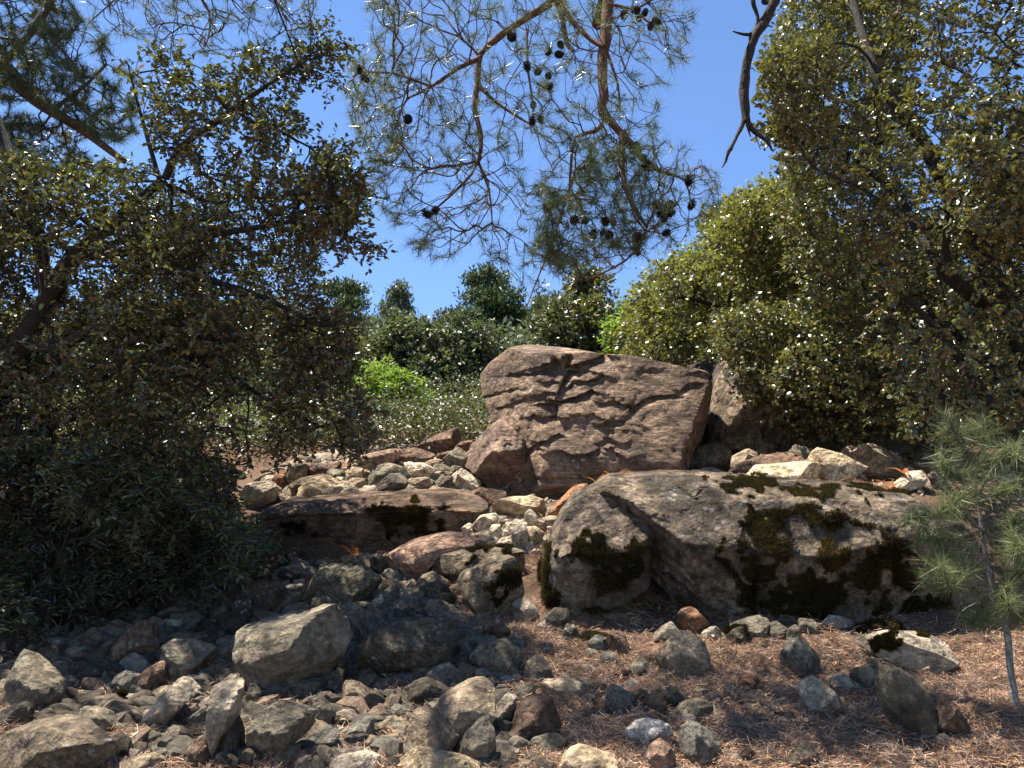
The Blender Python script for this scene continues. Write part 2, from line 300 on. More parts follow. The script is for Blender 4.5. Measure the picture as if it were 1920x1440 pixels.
# ------------------------------------------------------------------ rocks
_ico = {}
def ico(sub):
    if sub not in _ico:
        import bmesh
        bm = bmesh.new(); bmesh.ops.create_icosphere(bm, subdivisions=sub, radius=1)
        _ico[sub] = (np.array([v.co[:] for v in bm.verts]), np.array([[v.index for v in f.verts] for f in bm.faces])); bm.free()
    return _ico[sub]
def make_rock(name, poly, Y, thick=None, sub=4, p=3.2, planes=None, seed=0, disp=(.03, .012), carve=None, layers=None, smooth_ang=32):
    """poly: outline in photo pixels; Y: distance of its widest section. A solid of real depth: outline, facets, relief."""
    r = np.random.default_rng(seed); poly = np.asarray(poly, float)
    x, y = poly[:, 0], poly[:, 1]; cr = x*np.roll(y, -1)-np.roll(x, -1)*y; A = cr.sum()/2
    cx = ((x+np.roll(x, -1))*cr).sum()/(6*A); cy = ((y+np.roll(y, -1))*cr).sum()/(6*A)
    P0 = P3(cx, cy, Y); m = ((P0-CAM)@FWD)/FPX
    a = (x-cx)*m; b = -(y-cy)*m; size = math.sqrt(abs(A))*m
    T = thick if thick else size*.42*r.uniform(.85, 1.2)
    # outline radius by angle
    th = np.linspace(-np.pi, np.pi, 721); dx, dy = np.cos(th), np.sin(th)
    x1, y1 = a, b; ex, ey = np.roll(a, -1)-a, np.roll(b, -1)-b
    den = dx[:, None]*ey-dy[:, None]*ex; den = np.where(np.abs(den) < 1e-12, 1e-12, den)
    tt = (x1*ey-y1*ex)/den; uu = (x1*dy[:, None]-y1*dx[:, None])/den
    R = np.where((tt > 0) & (uu >= -1e-6) & (uu <= 1+1e-6), tt, 0).max(1); R = np.where(R > 0, R, np.median(R[R > 0]))
    U, Fc = ico(sub)
    wx, wy = np.ptp(a)/2, np.ptp(b)/2
    U = norm(U*np.array([wx, wy, max(T, .5*size)])/size)
    s = np.hypot(U[:, 0], U[:, 1]); z = U[:, 2]; Rr = np.interp(np.arctan2(U[:, 1], U[:, 0]), th, R)
    # solve |s*k|^p + |z*k/Tn|^p = 1 in the direction (s, z)
    k = ((np.abs(s)/Rr)**p+(np.abs(z)/T)**p)**(-1/p)
    Pq = U*k[:, None]
    fit = planes is None
    if planes is None:
        rb = np.interp(r.random(), [0, 1], [.1, .55])*b.max()
        n1 = norm(np.array([r.normal()*.25, .85, .55+.2*r.random()])); planes = [(n1, n1@np.array([0, rb, T*.85]))]
        n2 = norm(np.array([r.normal()*.3, r.normal()*.15-.05, 1])); planes.append((n2, n2@np.array([0, 0, T*.82])))
        for q in range(8):
            an = r.uniform(0, 6.28); n3 = norm(np.array([math.cos(an), math.sin(an)*.8, r.uniform(.15, 1.3)*(1 if q < 6 else -1)]))
            planes.append((n3, r.uniform(.48, .8)*np.max(Pq@n3)))
    sd = np.array([seed*3.7, seed*1.3, 0]); edge = np.clip(np.abs(Pq[:, 2])/(T*.35), .15, 1)
    Pq = Pq*(1+disp[0]*2.2*fbm(Pq/size*2.2+sd, 3)*edge)[:, None]
    for n_, h in planes:
        n_ = norm(np.asarray(n_, float)); q = Pq@n_/h; Pq = np.where(q[:, None] > 1, Pq/np.maximum(q, 1)[:, None], Pq)
    if fit:
        for ax_, w_ in ((0, a), (1, b)): Pq[:, ax_] = w_.min()+(Pq[:, ax_]-Pq[:, ax_].min())*np.ptp(w_)/np.ptp(Pq[:, ax_])
    nd = norm(Pq)
    d = disp[1]*size*fbm(Pq/size*7+sd, 4, .6)*2*np.minimum(edge*2, 1)
    if layers:
        ln, lf, la = layers; q = Pq@norm(np.asarray(ln, float))*lf+1.2*fbm(Pq*3+sd, 3); fr = q-np.floor(q)
        d += la*(np.abs(fr-.5)*2-.5)*(.5+.5*vnoise(np.floor(q)[:, None]*np.array([[3.1, 1.7, 2.3]])+Pq*1.5))
    Pq = Pq+nd*(d*edge)[:, None]
    if carve:
        ppx = cx+Pq[:, 0]/m; ppy = cy-Pq[:, 1]/m
        wob = 1+.0*ppx; nx_ = 7*fbm(np.stack([ppx/11, ppy/11, 0*ppx], 1), 3)
        for line, w, dep in carve:
            L = pts(line) if isinstance(line, str) else line; best = np.full(len(ppx), 1e9); sg = np.ones(len(ppx))
            for (ax, ay), (bx, by) in zip(L[:-1], L[1:]):
                vx, vy = bx-ax, by-ay; tq = np.clip(((ppx-ax)*vx+(ppy-ay)*vy)/(vx*vx+vy*vy+1e-9), 0, 1); dx_, dy_ = ppx-ax-tq*vx, ppy-ay-tq*vy
                d_ = np.hypot(dx_, dy_); m_ = d_ < best; best = np.where(m_, d_, best); sg = np.where(m_, np.sign(dy_+.3*dx_*np.sign(vx*vy+1e-9)), sg)
            # a ledge: sharp lip above, the rock easing back out below
            sd_ = best*sg+nx_*.35; q = np.where(sd_ > 0, np.exp(-sd_/(w*1.7)), np.exp(-(sd_/(w*.35))**2))*dep*.55*(Pq[:, 2] > 0)*np.exp(-np.maximum(best-w*6, 0)/w)
            Pq[:, 2] -= q
    W = Pq[:, :1]*RGT+Pq[:, 1:2]*UPV-Pq[:, 2:3]*FWD
    me = mesh_np(name, W, Fc, smooth=True)
    if smooth_ang: me.set_sharp_from_angle(angle=math.radians(smooth_ang))
    return me, P0, size
TONES = dict(g=(.19, .178, .155), t=(.27, .23, .175), p=(.42, .385, .32), b=(.14, .095, .07), d=(.085, .077, .066), u=(.175, .18, .175), w=(.62, .6, .55),
             k=(.36, .25, .2), o=(.15, .14, .105), c=(.52, .44, .31), r=(.24, .13, .075))
TONES = {k: (v[0]*1.07, v[1]*1.0, v[2]*(.86 if k in 'gdu' else .93)) for k, v in TONES.items()}
ORG = dict(A=(0, 1000, 3.2), B=(440, 1000, 3.2), C=(900, 1000, 3.2), D=(1320, 1000, 3.2), E=(440, 600, 3.4286), F=(860, 600, 3.4286), G=(1320, 600, 3.2), X=(0, 0, 1))
STONES = """
A|g|68,760 130,735 190,760 260,830 350,880 370,930 340,1010 250,1050 160,1040 90,960 70,880|mottled dark grey stone with white crust, above the long pale-topped block
A|t|-60,930 0,890 60,900 130,960 135,1000 80,1035 0,1060 -40,1050|tan stone cut by the photo edge beside the mottled dark stone
A|o|-50,1090 0,1080 80,1030 140,1020 165,1060 150,1170 60,1200 -40,1190|olive brown block under the tan stone at the photo edge
A|t|5,1250 60,1200 240,1150 440,1160 540,1200 650,1250 660,1300 560,1340 400,1420 200,1460 60,1460 20,1400 5,1320|long pale-topped block with dark shaded face in the corner below the oak
A|g|440,1130 480,1060 560,1050 640,1080 700,1160 690,1210 600,1235 480,1180 420,1150|smooth rounded grey stone resting behind the long pale-topped block
A|g|180,1170 250,1080 330,1060 350,1110 290,1165|small grey wedge between the olive block and the smooth rounded stone
A|d|660,1220 700,1205 770,1270 790,1330 740,1355 660,1365|dark angular stone at the end of the long pale-topped block
A|t|680,1370 720,1340 860,1330 950,1380 940,1420 800,1450 690,1440|flat tan slab lying below the dark angular stone
A|g|530,760 600,680 660,630 700,660 700,720 650,790 540,785|grey wedge with a bright sunlit edge near the dark leafy shrub
A|b|690,740 700,680 790,560 860,525 920,580 960,640 950,690 880,760 800,810 700,800|tall dark brown stone in shade under the shrub edge
A|g|980,690 1040,650 1180,650 1250,710 1260,760 1200,870 1130,905 1060,880 1000,850 975,760|blocky grey stone with striped sunlit top and a black hollow
A|t|1010,640 1060,600 1150,595 1190,620 1200,670 1100,665|flat tan stone just behind the blocky grey one with striped top
A|d|390,810 480,780 590,790 715,820 700,860 610,910 520,915 400,880|low flat dark slab behind the mottled dark stone
A|u|670,930 700,870 760,830 860,840 870,880 800,970 700,985 665,960|bluish grey stone beneath the tall dark brown one
A|b|805,900 870,830 960,780 980,850 960,930 900,1000 830,990 800,930|brownish stone leaning on the bluish grey one
A|t|910,960 950,920 1030,915 1050,940 1000,990 930,1000|small tan stone behind the slanting bone-shaped stone
A|p|880,1160 900,1080 990,970 1060,895 1110,905 1160,960 1100,1010 1050,1070 1010,1150 950,1190 885,1185|slanting bone-shaped pale stone with knobbly head
A|p|1215,1180 1250,980 1290,900 1330,880 1450,895 1455,940 1440,1040 1400,1120 1340,1180 1300,1350 1260,1370 1225,1290|tall tilted grey slab with bright bluish-white head
A|u|1290,890 1310,820 1360,815 1400,850 1395,895 1330,900|small grey stone perched behind the tall tilted slab
A|p|1160,1010 1190,980 1240,985 1240,1030 1190,1045|small light pebble wedged against the tall tilted slab
A|g|1070,1130 1130,1090 1220,1045 1230,1080 1190,1150 1120,1175|triangular grey stone tucked under the tall tilted slab
A|g|970,1220 1000,1170 1080,1165 1135,1220 1130,1265 1080,1290 1000,1265|flat purplish grey stone below the slanting bone-shaped stone
A|b|1100,1340 1130,1260 1200,1235 1240,1270 1250,1380 1200,1420 1110,1405|brownish stump-shaped stone at the foot of the tall tilted slab
A|d|1310,1240 1330,1170 1400,1110 1440,1200 1450,1320 1390,1370 1330,1335|dark upright block standing against the tall tilted slab
A|d|790,1290 870,1260 890,1340 820,1345|small dark triangle of rock above the flat tan slab
A|t|400,980 450,950 570,960 640,990 560,1015 420,1015|thin flat tan stone behind the smooth rounded grey stone
A|t|520,1030 560,980 680,980 780,1020 770,1080 680,1095 640,1070 540,1070|tan flat stone carrying one round patch of dark moss
A|d|360,1060 390,1025 470,1030 490,1060 420,1085|little dark stone between two thin tan stones
A|b|1450,390 1460,310 1560,290 1660,310 1700,370 1680,440 1610,480 1540,480 1480,440|rounded dark brown stone at the shrub edge above the biggest angular boulder
A|d|1395,460 1440,370 1490,420 1510,500 1490,575 1430,585 1400,520|upright dark rock beside the rounded dark brown stone
A|p|1680,330 1740,310 1840,300 1830,340 1790,375 1700,365|thin pale slab lying beside the rounded dark brown stone
A|d|1530,290 1600,200 1650,210 1720,280 1680,320 1560,300|dark pyramid-shaped stone above the rounded dark brown one
A|g|1680,420 1700,390 1760,390 1790,420 1780,465 1700,475|small grey stone with white face under the thin pale slab
A|b|920,560 990,520 1060,520 1080,560 1040,615 980,605|brown stone with pale spots among fallen leaves under the shrub
A|d|1210,640 1250,600 1300,620 1290,685 1230,700|small black stone in front of fallen leaves below the shrub
A|t|1300,660 1320,615 1440,620 1450,680 1370,685|sunlit tan stone touching the biggest angular boulder
A|t|1310,710 1350,660 1430,670 1450,710 1410,745 1340,750|tan lump of rock with a twig against the biggest angular boulder
A|g|1470,1010 1500,920 1550,940 1560,1000 1500,1040|small grey stone in the gap right of the tall tilted slab
A|u|240,650 290,620 400,640 420,690 330,720 260,700|bluish stone half under the leaf tips at the photo edge
A|o|50,700 100,660 200,670 220,720 120,740|flat brownish stone by a pale twig under the leaves
B|g|40,600 180,560 390,515 500,470 600,445 640,540 655,640 600,760 500,850 400,900 160,985 140,880 100,760 50,690|biggest angular grey boulder of the scree, pale striped upper face
B|g|450,450 470,390 530,370 570,400 600,450 500,485 450,500|grey stone sitting on the crest of the biggest angular boulder
B|o|380,420 500,260 520,210 680,205 830,215 860,300 800,380 640,430 520,380 430,440|greenish grey ridged boulder behind the biggest angular boulder
B|g|610,460 640,420 740,420 755,470 740,530 670,565 630,530|round grey stone right behind the crest of the biggest angular boulder
B|p|780,490 820,400 870,360 910,390 915,440 850,490|light stone above the black lichen-dotted boulder
B|g|670,600 720,545 760,580 760,650 700,640|grey stone squeezed between the biggest boulder and the black one
B|d|700,665 760,645 775,705 740,735 700,710|small dark stone under the grey one left of the black boulder
B|d|780,700 800,620 860,560 1000,540 1150,535 1290,560 1320,640 1300,740 1180,810 1000,860 820,870 770,790|black shaded boulder dotted with grey lichen
B|t|1080,330 1130,250 1180,235 1260,280 1285,340 1150,360|tan rough stone leaning behind the dark layered stone
B|d|1065,400 1110,330 1200,290 1285,310 1300,370 1280,425 1170,450 1070,430|dark layered stone in front of the tan rough one
B|p|915,290 960,210 985,205 980,270 930,320|pale upright shard above the litter
B|k|950,330 980,285 1040,285 1045,345 1000,355|pinkish stone next to the pale upright shard
B|t|970,400 990,370 1060,370 1070,410 1020,425|small tan stone below the pinkish one
B|t|1200,220 1240,140 1330,110 1500,95 1690,110 1710,180 1500,240 1380,280 1240,275|long tan boulder with moss along its top below the rubble chute
B|t|1355,330 1440,250 1560,180 1650,155 1715,200 1720,300 1680,420 1620,490 1540,495 1450,445 1370,375|wedge boulder with thin pale top and mossy dark side
B|k|915,185 1020,120 1120,60 1250,10 1380,0 1430,50 1400,100 1250,130 1200,200 1190,270 1000,250|brown slab rising towards the rubble chute, pale along its top
B|p|1670,430 1720,390 1770,410 1810,450 1815,520 1740,550 1680,505|round pale grey stone at the foot of the massive boulder's mossy edge
B|b|1490,600 1520,540 1580,500 1640,540 1650,610 1570,670|dark brown stone left of the litter mound
B|d|1650,570 1700,540 1750,600 1720,630 1660,610|small dark stone joined to the dark brown one
B|o|1420,740 1500,670 1620,655 1700,700 1710,790 1620,850 1520,860 1440,810|large greenish grey stone lying flat among needle litter
B|u|1635,630 1680,605 1730,640 1735,700 1660,680|blue-black stone behind the large greenish grey one
B|u|1780,710 1840,670 1910,655 1910,710 1850,745 1800,740|bluish flat-topped stone in the litter
B|t|1750,850 1770,790 1830,740 1890,780 1905,860 1850,895|tan brown stone with pointed top among needle litter
B|o|1690,810 1740,760 1790,760 1770,830 1720,860|small olive stone leaning on the pointed tan brown one
B|g|1150,890 1190,830 1290,790 1370,840 1385,900 1290,960 1180,940|mottled mossy stone under the black lichen-dotted boulder
B|d|1040,920 1150,880 1290,950 1250,1010 1130,1040 1050,1000|dark stone in the hollow beneath the mottled mossy one
B|o|1020,850 1060,800 1180,795 1170,840 1100,885 1030,895|greenish dark slab fallen in front of the black boulder
B|b|835,890 940,790 1000,840 980,895|brown wedge standing in front of the black boulder
B|u|780,950 820,910 900,870 1005,880 980,935 900,950 840,950|thin pale slate balanced on a dark stone
B|t|635,990 650,920 700,885 790,900 790,955 720,1030 660,1045|smooth tan brown cobble left of the thin pale slate
B|g|500,880 540,840 600,840 640,900 635,960 560,970 520,940|grey cobble between the biggest boulder and the smooth tan brown cobble
B|g|205,990 300,930 420,890 500,880 525,930 480,1005 380,1025 250,1020|flat wedge slab lying under the biggest angular boulder
B|g|450,980 500,970 560,1050 595,1120 540,1190 480,1110|narrow leaning grey slab below the flat wedge slab
B|g|140,1110 180,1060 270,1020 380,1050 450,1090 440,1160 330,1200 230,1230 180,1340 110,1380 120,1260|large greenish grey block with faceted top in the scree
B|u|420,1260 450,1200 560,1160 625,1210 600,1290 480,1320|blue grey stone right of the large faceted block
B|u|640,1280 680,1190 720,1100 810,1130 830,1175 720,1240|rough blue grey wedge between two scree hollows
B|u|925,1070 980,1030 1060,1060 1080,1105 1010,1120 960,1095|flat pale blue slab lying left of the tilted tan block
B|t|830,1195 960,1105 1050,1150 1040,1200 920,1230|flat tan stone with a dry stalk below the pale blue slab
B|t|735,1240 800,1215 865,1240 820,1310 750,1315|tan stone with a point near the bottom of the scree
B|t|860,1240 930,1210 1005,1230 940,1295 880,1295|small tan flake leaning by the pointed tan stone
B|t|1175,1100 1250,1010 1380,930 1470,905 1545,960 1550,1010 1500,1110 1340,1265 1270,1200 1190,1130|tilted tan rectangular block propped up on other stones
B|t|1000,1300 1040,1190 1070,1090 1160,1090 1230,1160 1330,1265 1280,1300 1130,1330 1080,1390 1020,1370|pale tan stone carrying the tilted rectangular block
B|g|1380,1240 1500,1110 1550,1170 1560,1290 1490,1390 1420,1400 1360,1320|dark rounded stone propping the tilted block from behind
B|c|1000,1420 1150,1280 1260,1310 1380,1330 1450,1400 1440,1480 1000,1480|sunlit tan stone at the bottom edge under the tilted block
B|p|575,1400 640,1350 760,1325 840,1360 855,1400 780,1450 600,1450|pale grey flat stone at the bottom edge of the scree
B|g|490,1370 530,1310 640,1300 685,1340 580,1395|grey stone just above the pale flat one at the bottom edge
B|b|330,1400 370,1310 440,1305 475,1350 430,1440 330,1450|brownish cobble at the bottom below the blue grey stone
B|g|225,1360 290,1270 380,1270 370,1335 290,1410|rough grey stone below the large faceted block
B|p|1515,1100 1560,1050 1650,970 1685,990 1660,1090 1600,1200 1540,1170|pale tan stone between the tilted block and the brown block
B|b|1655,1110 1780,1030 1900,965 1930,1000 1945,1080 1930,1180 1750,1260 1680,1210|dark brown rough block with flat sloping top
B|g|1680,980 1700,930 1780,900 1800,970 1740,1045 1680,1055|grey stone behind the dark brown rough block
B|d|1455,930 1480,880 1560,865 1605,900 1560,950|dark low stone above the tilted tan block
B|p|1250,570 1270,500 1310,510 1335,560 1320,605 1280,595|light small stone at the corner of the black boulder
B|u|1240,455 1270,420 1350,430 1335,485 1270,490|bluish stone right of the dark layered stone
B|u|580,840 620,730 680,720 685,790 630,860|bluish dark stone tucked under the biggest angular boulder
B|g|55,1010 100,910 150,950 130,1040|grey stone under the lower corner of the biggest boulder
B|t|70,1060 130,1010 190,1000 210,1050 130,1075|small brown tan stone above a sunlit cobble
B|k|95,1110 140,1050 190,1040 225,1085 170,1120|small sunlit cobble left of the large faceted block
B|b|770,985 800,945 870,960 885,1030 820,1050|brown stone under the thin pale slate
B|g|620,1085 660,1040 695,1060 685,1115 630,1120|little grey stone below the smooth tan brown cobble
B|g|270,480 300,465 370,470 375,520 300,535|grey stone behind the striped upper face of the biggest boulder
B|t|600,170 650,130 760,120 830,150 810,190 640,200|long brown stone under orange ferns by the flat mossy slab
B|p|870,140 900,110 950,120 945,165 890,170|small pale stone at the base of the flat mossy slab
B|g|470,200 500,150 570,160 590,200 520,220|grey stone at the shrub edge below the flat mossy slab
C|t|1065,680 1080,630 1160,605 1260,610 1340,660 1350,740 1290,790 1240,855 1180,860 1090,815 1065,750|round stone with tan cap and dark lower half in the litter
C|g|905,800 940,760 990,750 1035,790 1035,840 980,865 920,850|small round stone next to the tan-capped round stone
C|b|780,840 830,790 880,785 905,830 895,875 820,875|small purplish round stone in litter
C|u|650,660 700,610 770,640 775,700 700,725 660,705|blue grey stone below the mossy hump
C|b|770,620 820,580 870,620 895,690 850,745 790,710|upright brown stone beside the blue grey stone below the mossy hump
C|d|490,620 520,550 570,560 595,620 560,660 500,655|dark stone alone on the sunlit litter slope
C|t|380,910 430,865 540,880 640,910 645,970 560,1005 400,985|long tan stone with shaded front in the litter
C|d|640,950 680,900 750,900 775,940 720,990 660,990|dark stone at the end of the long tan stone
C|u|755,1070 770,960 800,920 850,945 930,980 945,1055 860,1095 780,1090|blue grey block with tan cap in the middle of the litter
C|d|925,990 980,930 1010,950 990,1010 955,1055|dark stone with a white edge
C|b|965,1060 1000,980 1060,955 1115,1000 1100,1085 1040,1105|dark brown standing stone with pale veins
C|d|1100,940 1150,920 1225,980 1215,1045 1150,1055 1110,1000|dark slab leaning right of the standing brown stone
C|o|1165,1080 1220,1020 1300,1000 1370,1010 1385,1045 1300,1090 1220,1120|long low greenish stone in the litter
C|w|880,1200 920,1170 1030,1125 1110,1120 1140,1160 1110,1225 1000,1265 910,1255|bright white stone lying on the litter
C|k|1000,1360 1040,1290 1090,1255 1165,1310 1175,1400 1130,1450 1010,1450|pinkish brown stone below the bright white one
C|u|1225,1190 1260,1135 1360,1170 1430,1260 1445,1340 1380,1420 1270,1410 1230,1310|dark slate-blue block with layered top right of the white stone
C|c|470,1410 560,1310 620,1295 700,1320 800,1350 815,1400 740,1460 480,1460|broad sunlit tan stone at the bottom edge
C|r|1195,520 1240,440 1290,460 1370,550 1345,600 1270,610 1210,565|flat brown slab leaning under the massive boulder
C|g|1035,640 1110,570 1160,540 1215,600 1150,625 1060,665|pointed grey slab behind the tan-capped round stone
C|p|1335,605 1390,550 1445,590 1420,635 1350,645|pale fragment at the foot of the massive boulder
C|g|1450,610 1550,560 1700,510 1730,540 1700,605 1600,650 1480,645|long grey slab with moss at one end at the foot of the massive boulder
C|d|1490,620 1560,560 1620,610 1605,675 1500,680|dark stone with white rim in front of the long grey slab
C|b|1620,645 1700,625 1745,660 1700,705 1630,695|small brown stone right of the dark white-rimmed one
C|p|705,440 730,370 780,365 805,400 790,445 720,465|small pale stone set on the mossy hump
C|g|275,1290 320,1230 420,1210 520,1250 460,1330 330,1340|grey stone covered by needles below the dark brown rough block
C|t|330,1410 350,1340 400,1340 445,1390 400,1430|small tan stone near the bottom right of the dark rounded one
C|g|210,1410 240,1360 300,1370 330,1430|little light grey stone at the bottom edge
C|d|50,1410 100,1330 200,1320 235,1385 150,1440|dark blue stone at the bottom edge
C|r|1520,960 1580,870 1650,850 1675,890 1600,960|brown stone half buried in the shaded litter
C|u|715,780 740,710 800,720 810,780 770,800|small bluish stone below the upright brown one
C|g|140,870 190,820 240,830 235,885 170,900|little grey stone in litter near the pointed tan brown one
C|u|860,1410 900,1370 950,1400 930,1440|bluish pebble beside the broad sunlit tan stone
C|o|360,580 390,500 450,450 530,460 500,530 400,585|shaded stone under the lower lip of the massive boulder
C|g|620,1000 650,960 700,985 690,1040 640,1050|small grey stone under the dark end of the long tan one
C|t|450,880 500,845 560,870 540,895 470,895|little tan stone on top of the long tan one
D|u|490,760 540,650 600,630 680,650 695,730 670,820 600,885 540,855|smooth dark grey stone with a pale mottled base
D|o|1085,870 1130,830 1260,840 1310,880 1335,980 1330,1120 1310,1240 1240,1265 1170,1160 1110,1050 1085,940|tall pale greenish slab standing in the sunlit litter
D|p|605,885 680,900 810,1000 830,1075 740,1110 625,1105 610,1000|pale speckled triangular stone
D|p|765,855 830,840 900,900 960,950 880,970 800,930|whitish low stone left of the grey knob
D|g|895,880 940,810 1010,800 1055,860 1040,915 960,950 900,915|grey knob of rock on the whitish low stone
D|b|790,930 1000,950 950,1015 850,1020|dark underside stone beneath the whitish low one
D|p|990,630 1080,640 1150,610 1350,620 1450,680 1490,760 1440,830 1350,820 1180,750 1060,710|long flat stone with pale top and moss behind it
D|b|1400,1060 1470,980 1530,990 1575,1060 1585,1210 1520,1260 1440,1190 1400,1130|shaded brown stone right of the tall pale greenish slab
D|g|1390,1280 1440,1210 1510,1270 1500,1320 1400,1320|grey stone at the foot of the shaded brown one
D|p|1255,1295 1300,1265 1345,1300 1320,1340 1265,1335|small bright stone under the tall pale greenish slab
D|t|485,1380 530,1310 590,1260 660,1310 655,1380 580,1420 500,1420|tan round-topped stone near the bottom edge
D|t|595,1410 640,1360 700,1360 765,1400 740,1450 600,1450|low tan stone cut by the bottom edge
D|g|370,630 400,560 470,530 505,590 480,650 400,650|grey stone in the shade against the massive boulder
D|g|500,630 500,570 560,550 585,600 540,650|small grey stone against the shaded foot of the massive boulder
D|g|578,515 640,510 695,580 650,610 585,610|square grey stone under the massive boulder
D|p|725,500 800,490 870,510 895,560 790,570|pale stone deep in the shade of the massive boulder
D|g|340,1015 390,995 435,1015 400,1040|flat little stone among roots
D|g|790,930 830,940 825,990 790,980|white chip beside the whitish low stone
D|b|190,1330 260,1290 330,1330 340,1400 240,1430|brown stone sunk in the litter near the slate-blue block
D|g|980,760 1010,740 1080,790 1090,850 1040,830|grey stone behind the grey knob
D|t|1330,1260 1360,1200 1410,1230 1390,1290|tan stone tucked between the greenish slab and the brown one
E|c|410,1150 430,1080 520,1010 590,1000 680,1060 695,1095 600,1140 520,1150|brightest cream block behind the flat mossy slab
E|t|355,1070 440,1010 560,985 590,1000 500,1060 420,1140 370,1110|tan grey slab behind the brightest cream block
E|t|325,970 360,920 440,900 465,930 455,1000 400,1045 340,1030|cream grey cube at the edge of the talus under leaves
E|r|245,1030 270,970 320,960 335,1000 300,1070 260,1070|orange brown stone at the end of the talus pile
E|p|40,1110 90,1050 200,1030 270,1060 240,1150 160,1190 100,1150|pale leaf-dappled stone beside the flat mossy slab
E|b|455,950 500,920 640,915 670,940 600,990 520,1000 465,1000|brown slab on the talus behind the cream blocks
E|g|585,1000 620,950 690,960 715,1010 640,1030|round grey stone between brown and cream blocks
E|c|635,1020 700,995 720,1045 670,1055|small yellow cream chip in the talus
E|k|560,950 640,915 800,870 950,830 1045,840 1040,890 960,925 860,955 700,945|long pinkish slab on top of the talus
E|u|920,840 1030,790 1040,835 960,845|bluish shard sticking up behind the pinkish slab
E|g|635,905 700,865 780,860 785,890 700,915|grey stone at the far end of the pinkish slab
E|g|850,1015 880,950 980,920 1080,950 1115,1000 1060,1060 930,1060 860,1060|large grey stone with dark blue face in the talus
E|b|915,925 980,880 1060,910 1125,965 1000,940|brown capstone on the large grey talus stone
E|g|915,1060 1000,990 1070,985 1105,1020 1105,1095 1040,1120 950,1115|grey lichen-flecked stone in front of the dark blue one
E|t|705,1015 740,940 800,955 865,985 830,1020 720,1030|tan sharp-topped stone in the talus
E|t|725,1060 760,1010 850,1010 855,1060 800,1090|low tan stone beside the lichen-flecked one
E|g|635,1145 700,1065 760,1065 815,1110 800,1140 680,1145|grey stone right of the brightest cream block
E|p|815,1110 840,1060 920,1065 935,1120 850,1130|little pale stone in front of the talus
E|p|1095,915 1200,915 1275,970 1240,1020 1130,1010|grey cream stone beside the large grey talus stone
E|t|1095,1020 1240,1005 1255,1055 1220,1095 1105,1100|square tan stone at the front of the talus
E|b|1185,810 1290,740 1390,695 1445,740 1445,800 1370,850 1300,890 1230,870|large brown triangular stone crowning the talus
E|b|1045,890 1110,830 1190,820 1275,860 1275,900 1200,920 1105,915|brown rounded stone below the crowning triangular one
E|b|1295,890 1330,850 1420,830 1450,785 1545,765 1535,820 1400,860 1360,920|brown slab leaning towards the big brown boulder
E|g|1335,930 1400,860 1460,815 1515,815 1505,880 1460,930 1400,950|grey brown stone in the dip before the big brown boulder
E|g|1255,980 1290,920 1370,920 1395,965 1330,1010|dark grey stone in the middle of the talus
E|g|1365,970 1400,930 1450,940 1475,975 1420,1010 1370,1010|round grey stone in the dip before the big brown boulder
E|p|1385,1100 1420,1010 1500,950 1560,985 1575,1055 1500,1110|large lit grey stone with pointed shadow near the big brown boulder
E|g|1285,1070 1330,1000 1400,1000 1395,1065 1330,1095|grey stone left of the large lit grey one
E|c|1235,1090 1280,1060 1335,1085 1325,1115 1240,1115|cream pebble on the edge of the flat mossy slab
E|c|1145,1110 1190,1080 1240,1090 1240,1115 1150,1115|small cream stone by the cream pebble
E|w|1445,725 1520,712 1555,740 1500,760 1455,745|white stone at the top of the talus under green bushes
E|b|1520,1110 1600,1075 1730,1100 1745,1150 1650,1190 1550,1150|brown weathered stone at the end of the flat mossy slab
E|g|1240,1060 1250,1015 1300,1040 1290,1075|small bluish stone in the talus front
E|t|1200,920 1260,890 1330,890 1300,930 1230,950|thin tan slab below the crowning triangular stone
E|g|250,1150 300,1110 350,1120 360,1160 300,1175|dark grey stone left of the brightest cream block
F|c|228,1200 320,1130 440,1130 540,1170 548,1235 480,1260 320,1250 240,1225|flat cream slab in the notch below the big brown boulder
F|p|90,1320 130,1260 200,1240 265,1290 230,1340 120,1350|whitish stone in the rubble chute
F|p|15,1335 60,1300 105,1320 95,1380 40,1390|small whitish cobble at the top of the rubble chute
F|p|135,1340 200,1320 225,1355 170,1370|thin white chip in the rubble chute
F|p|195,1380 220,1315 260,1310 275,1370 240,1410|squarish white stone in the rubble chute
F|p|425,1295 430,1240 460,1215 498,1250 490,1320 450,1330|upright white block below the flat cream slab
F|p|345,1460 360,1310 400,1310 435,1350 445,1460|standing pale stone in the rubble chute
F|c|415,1330 490,1320 545,1360 500,1440 440,1430|bright cream stone by the massive boulder's edge
F|t|475,1320 510,1270 565,1330 530,1355|small tan pyramid in the rubble chute
F|g|95,1460 110,1370 200,1390 280,1460|flat grey triangular stone at the bottom of the chute
F|t|25,1410 90,1360 130,1380 100,1430|tan pebble at the left side of the rubble chute
F|p|245,1420 280,1395 345,1430 300,1450|slim pale stone in the rubble chute
F|t|545,1250 600,1190 645,1200 620,1270|tan stone between chute and big brown boulder
F|r|595,1215 720,1080 800,1060 835,1090 760,1170 680,1260 620,1270|reddish slab wedged between the two largest boulders
F|p|295,1350 330,1290 385,1310 340,1360|pale stone under the flat cream slab
F|t|540,1270 600,1250 665,1270 630,1330 560,1320|tan stone at the edge of the massive boulder
F|d|1415,940 1450,880 1520,900 1560,950 1500,980 1430,980|rounded grey stone under the right corner of the big brown boulder
F|d|1495,880 1560,810 1660,785 1725,830 1735,970 1640,990 1500,910|dark stone in the cleft right of the big brown boulder
F|t|1710,820 1800,765 1850,800 1865,840 1760,915 1730,880|tan pointed stone beside the dark one in the cleft
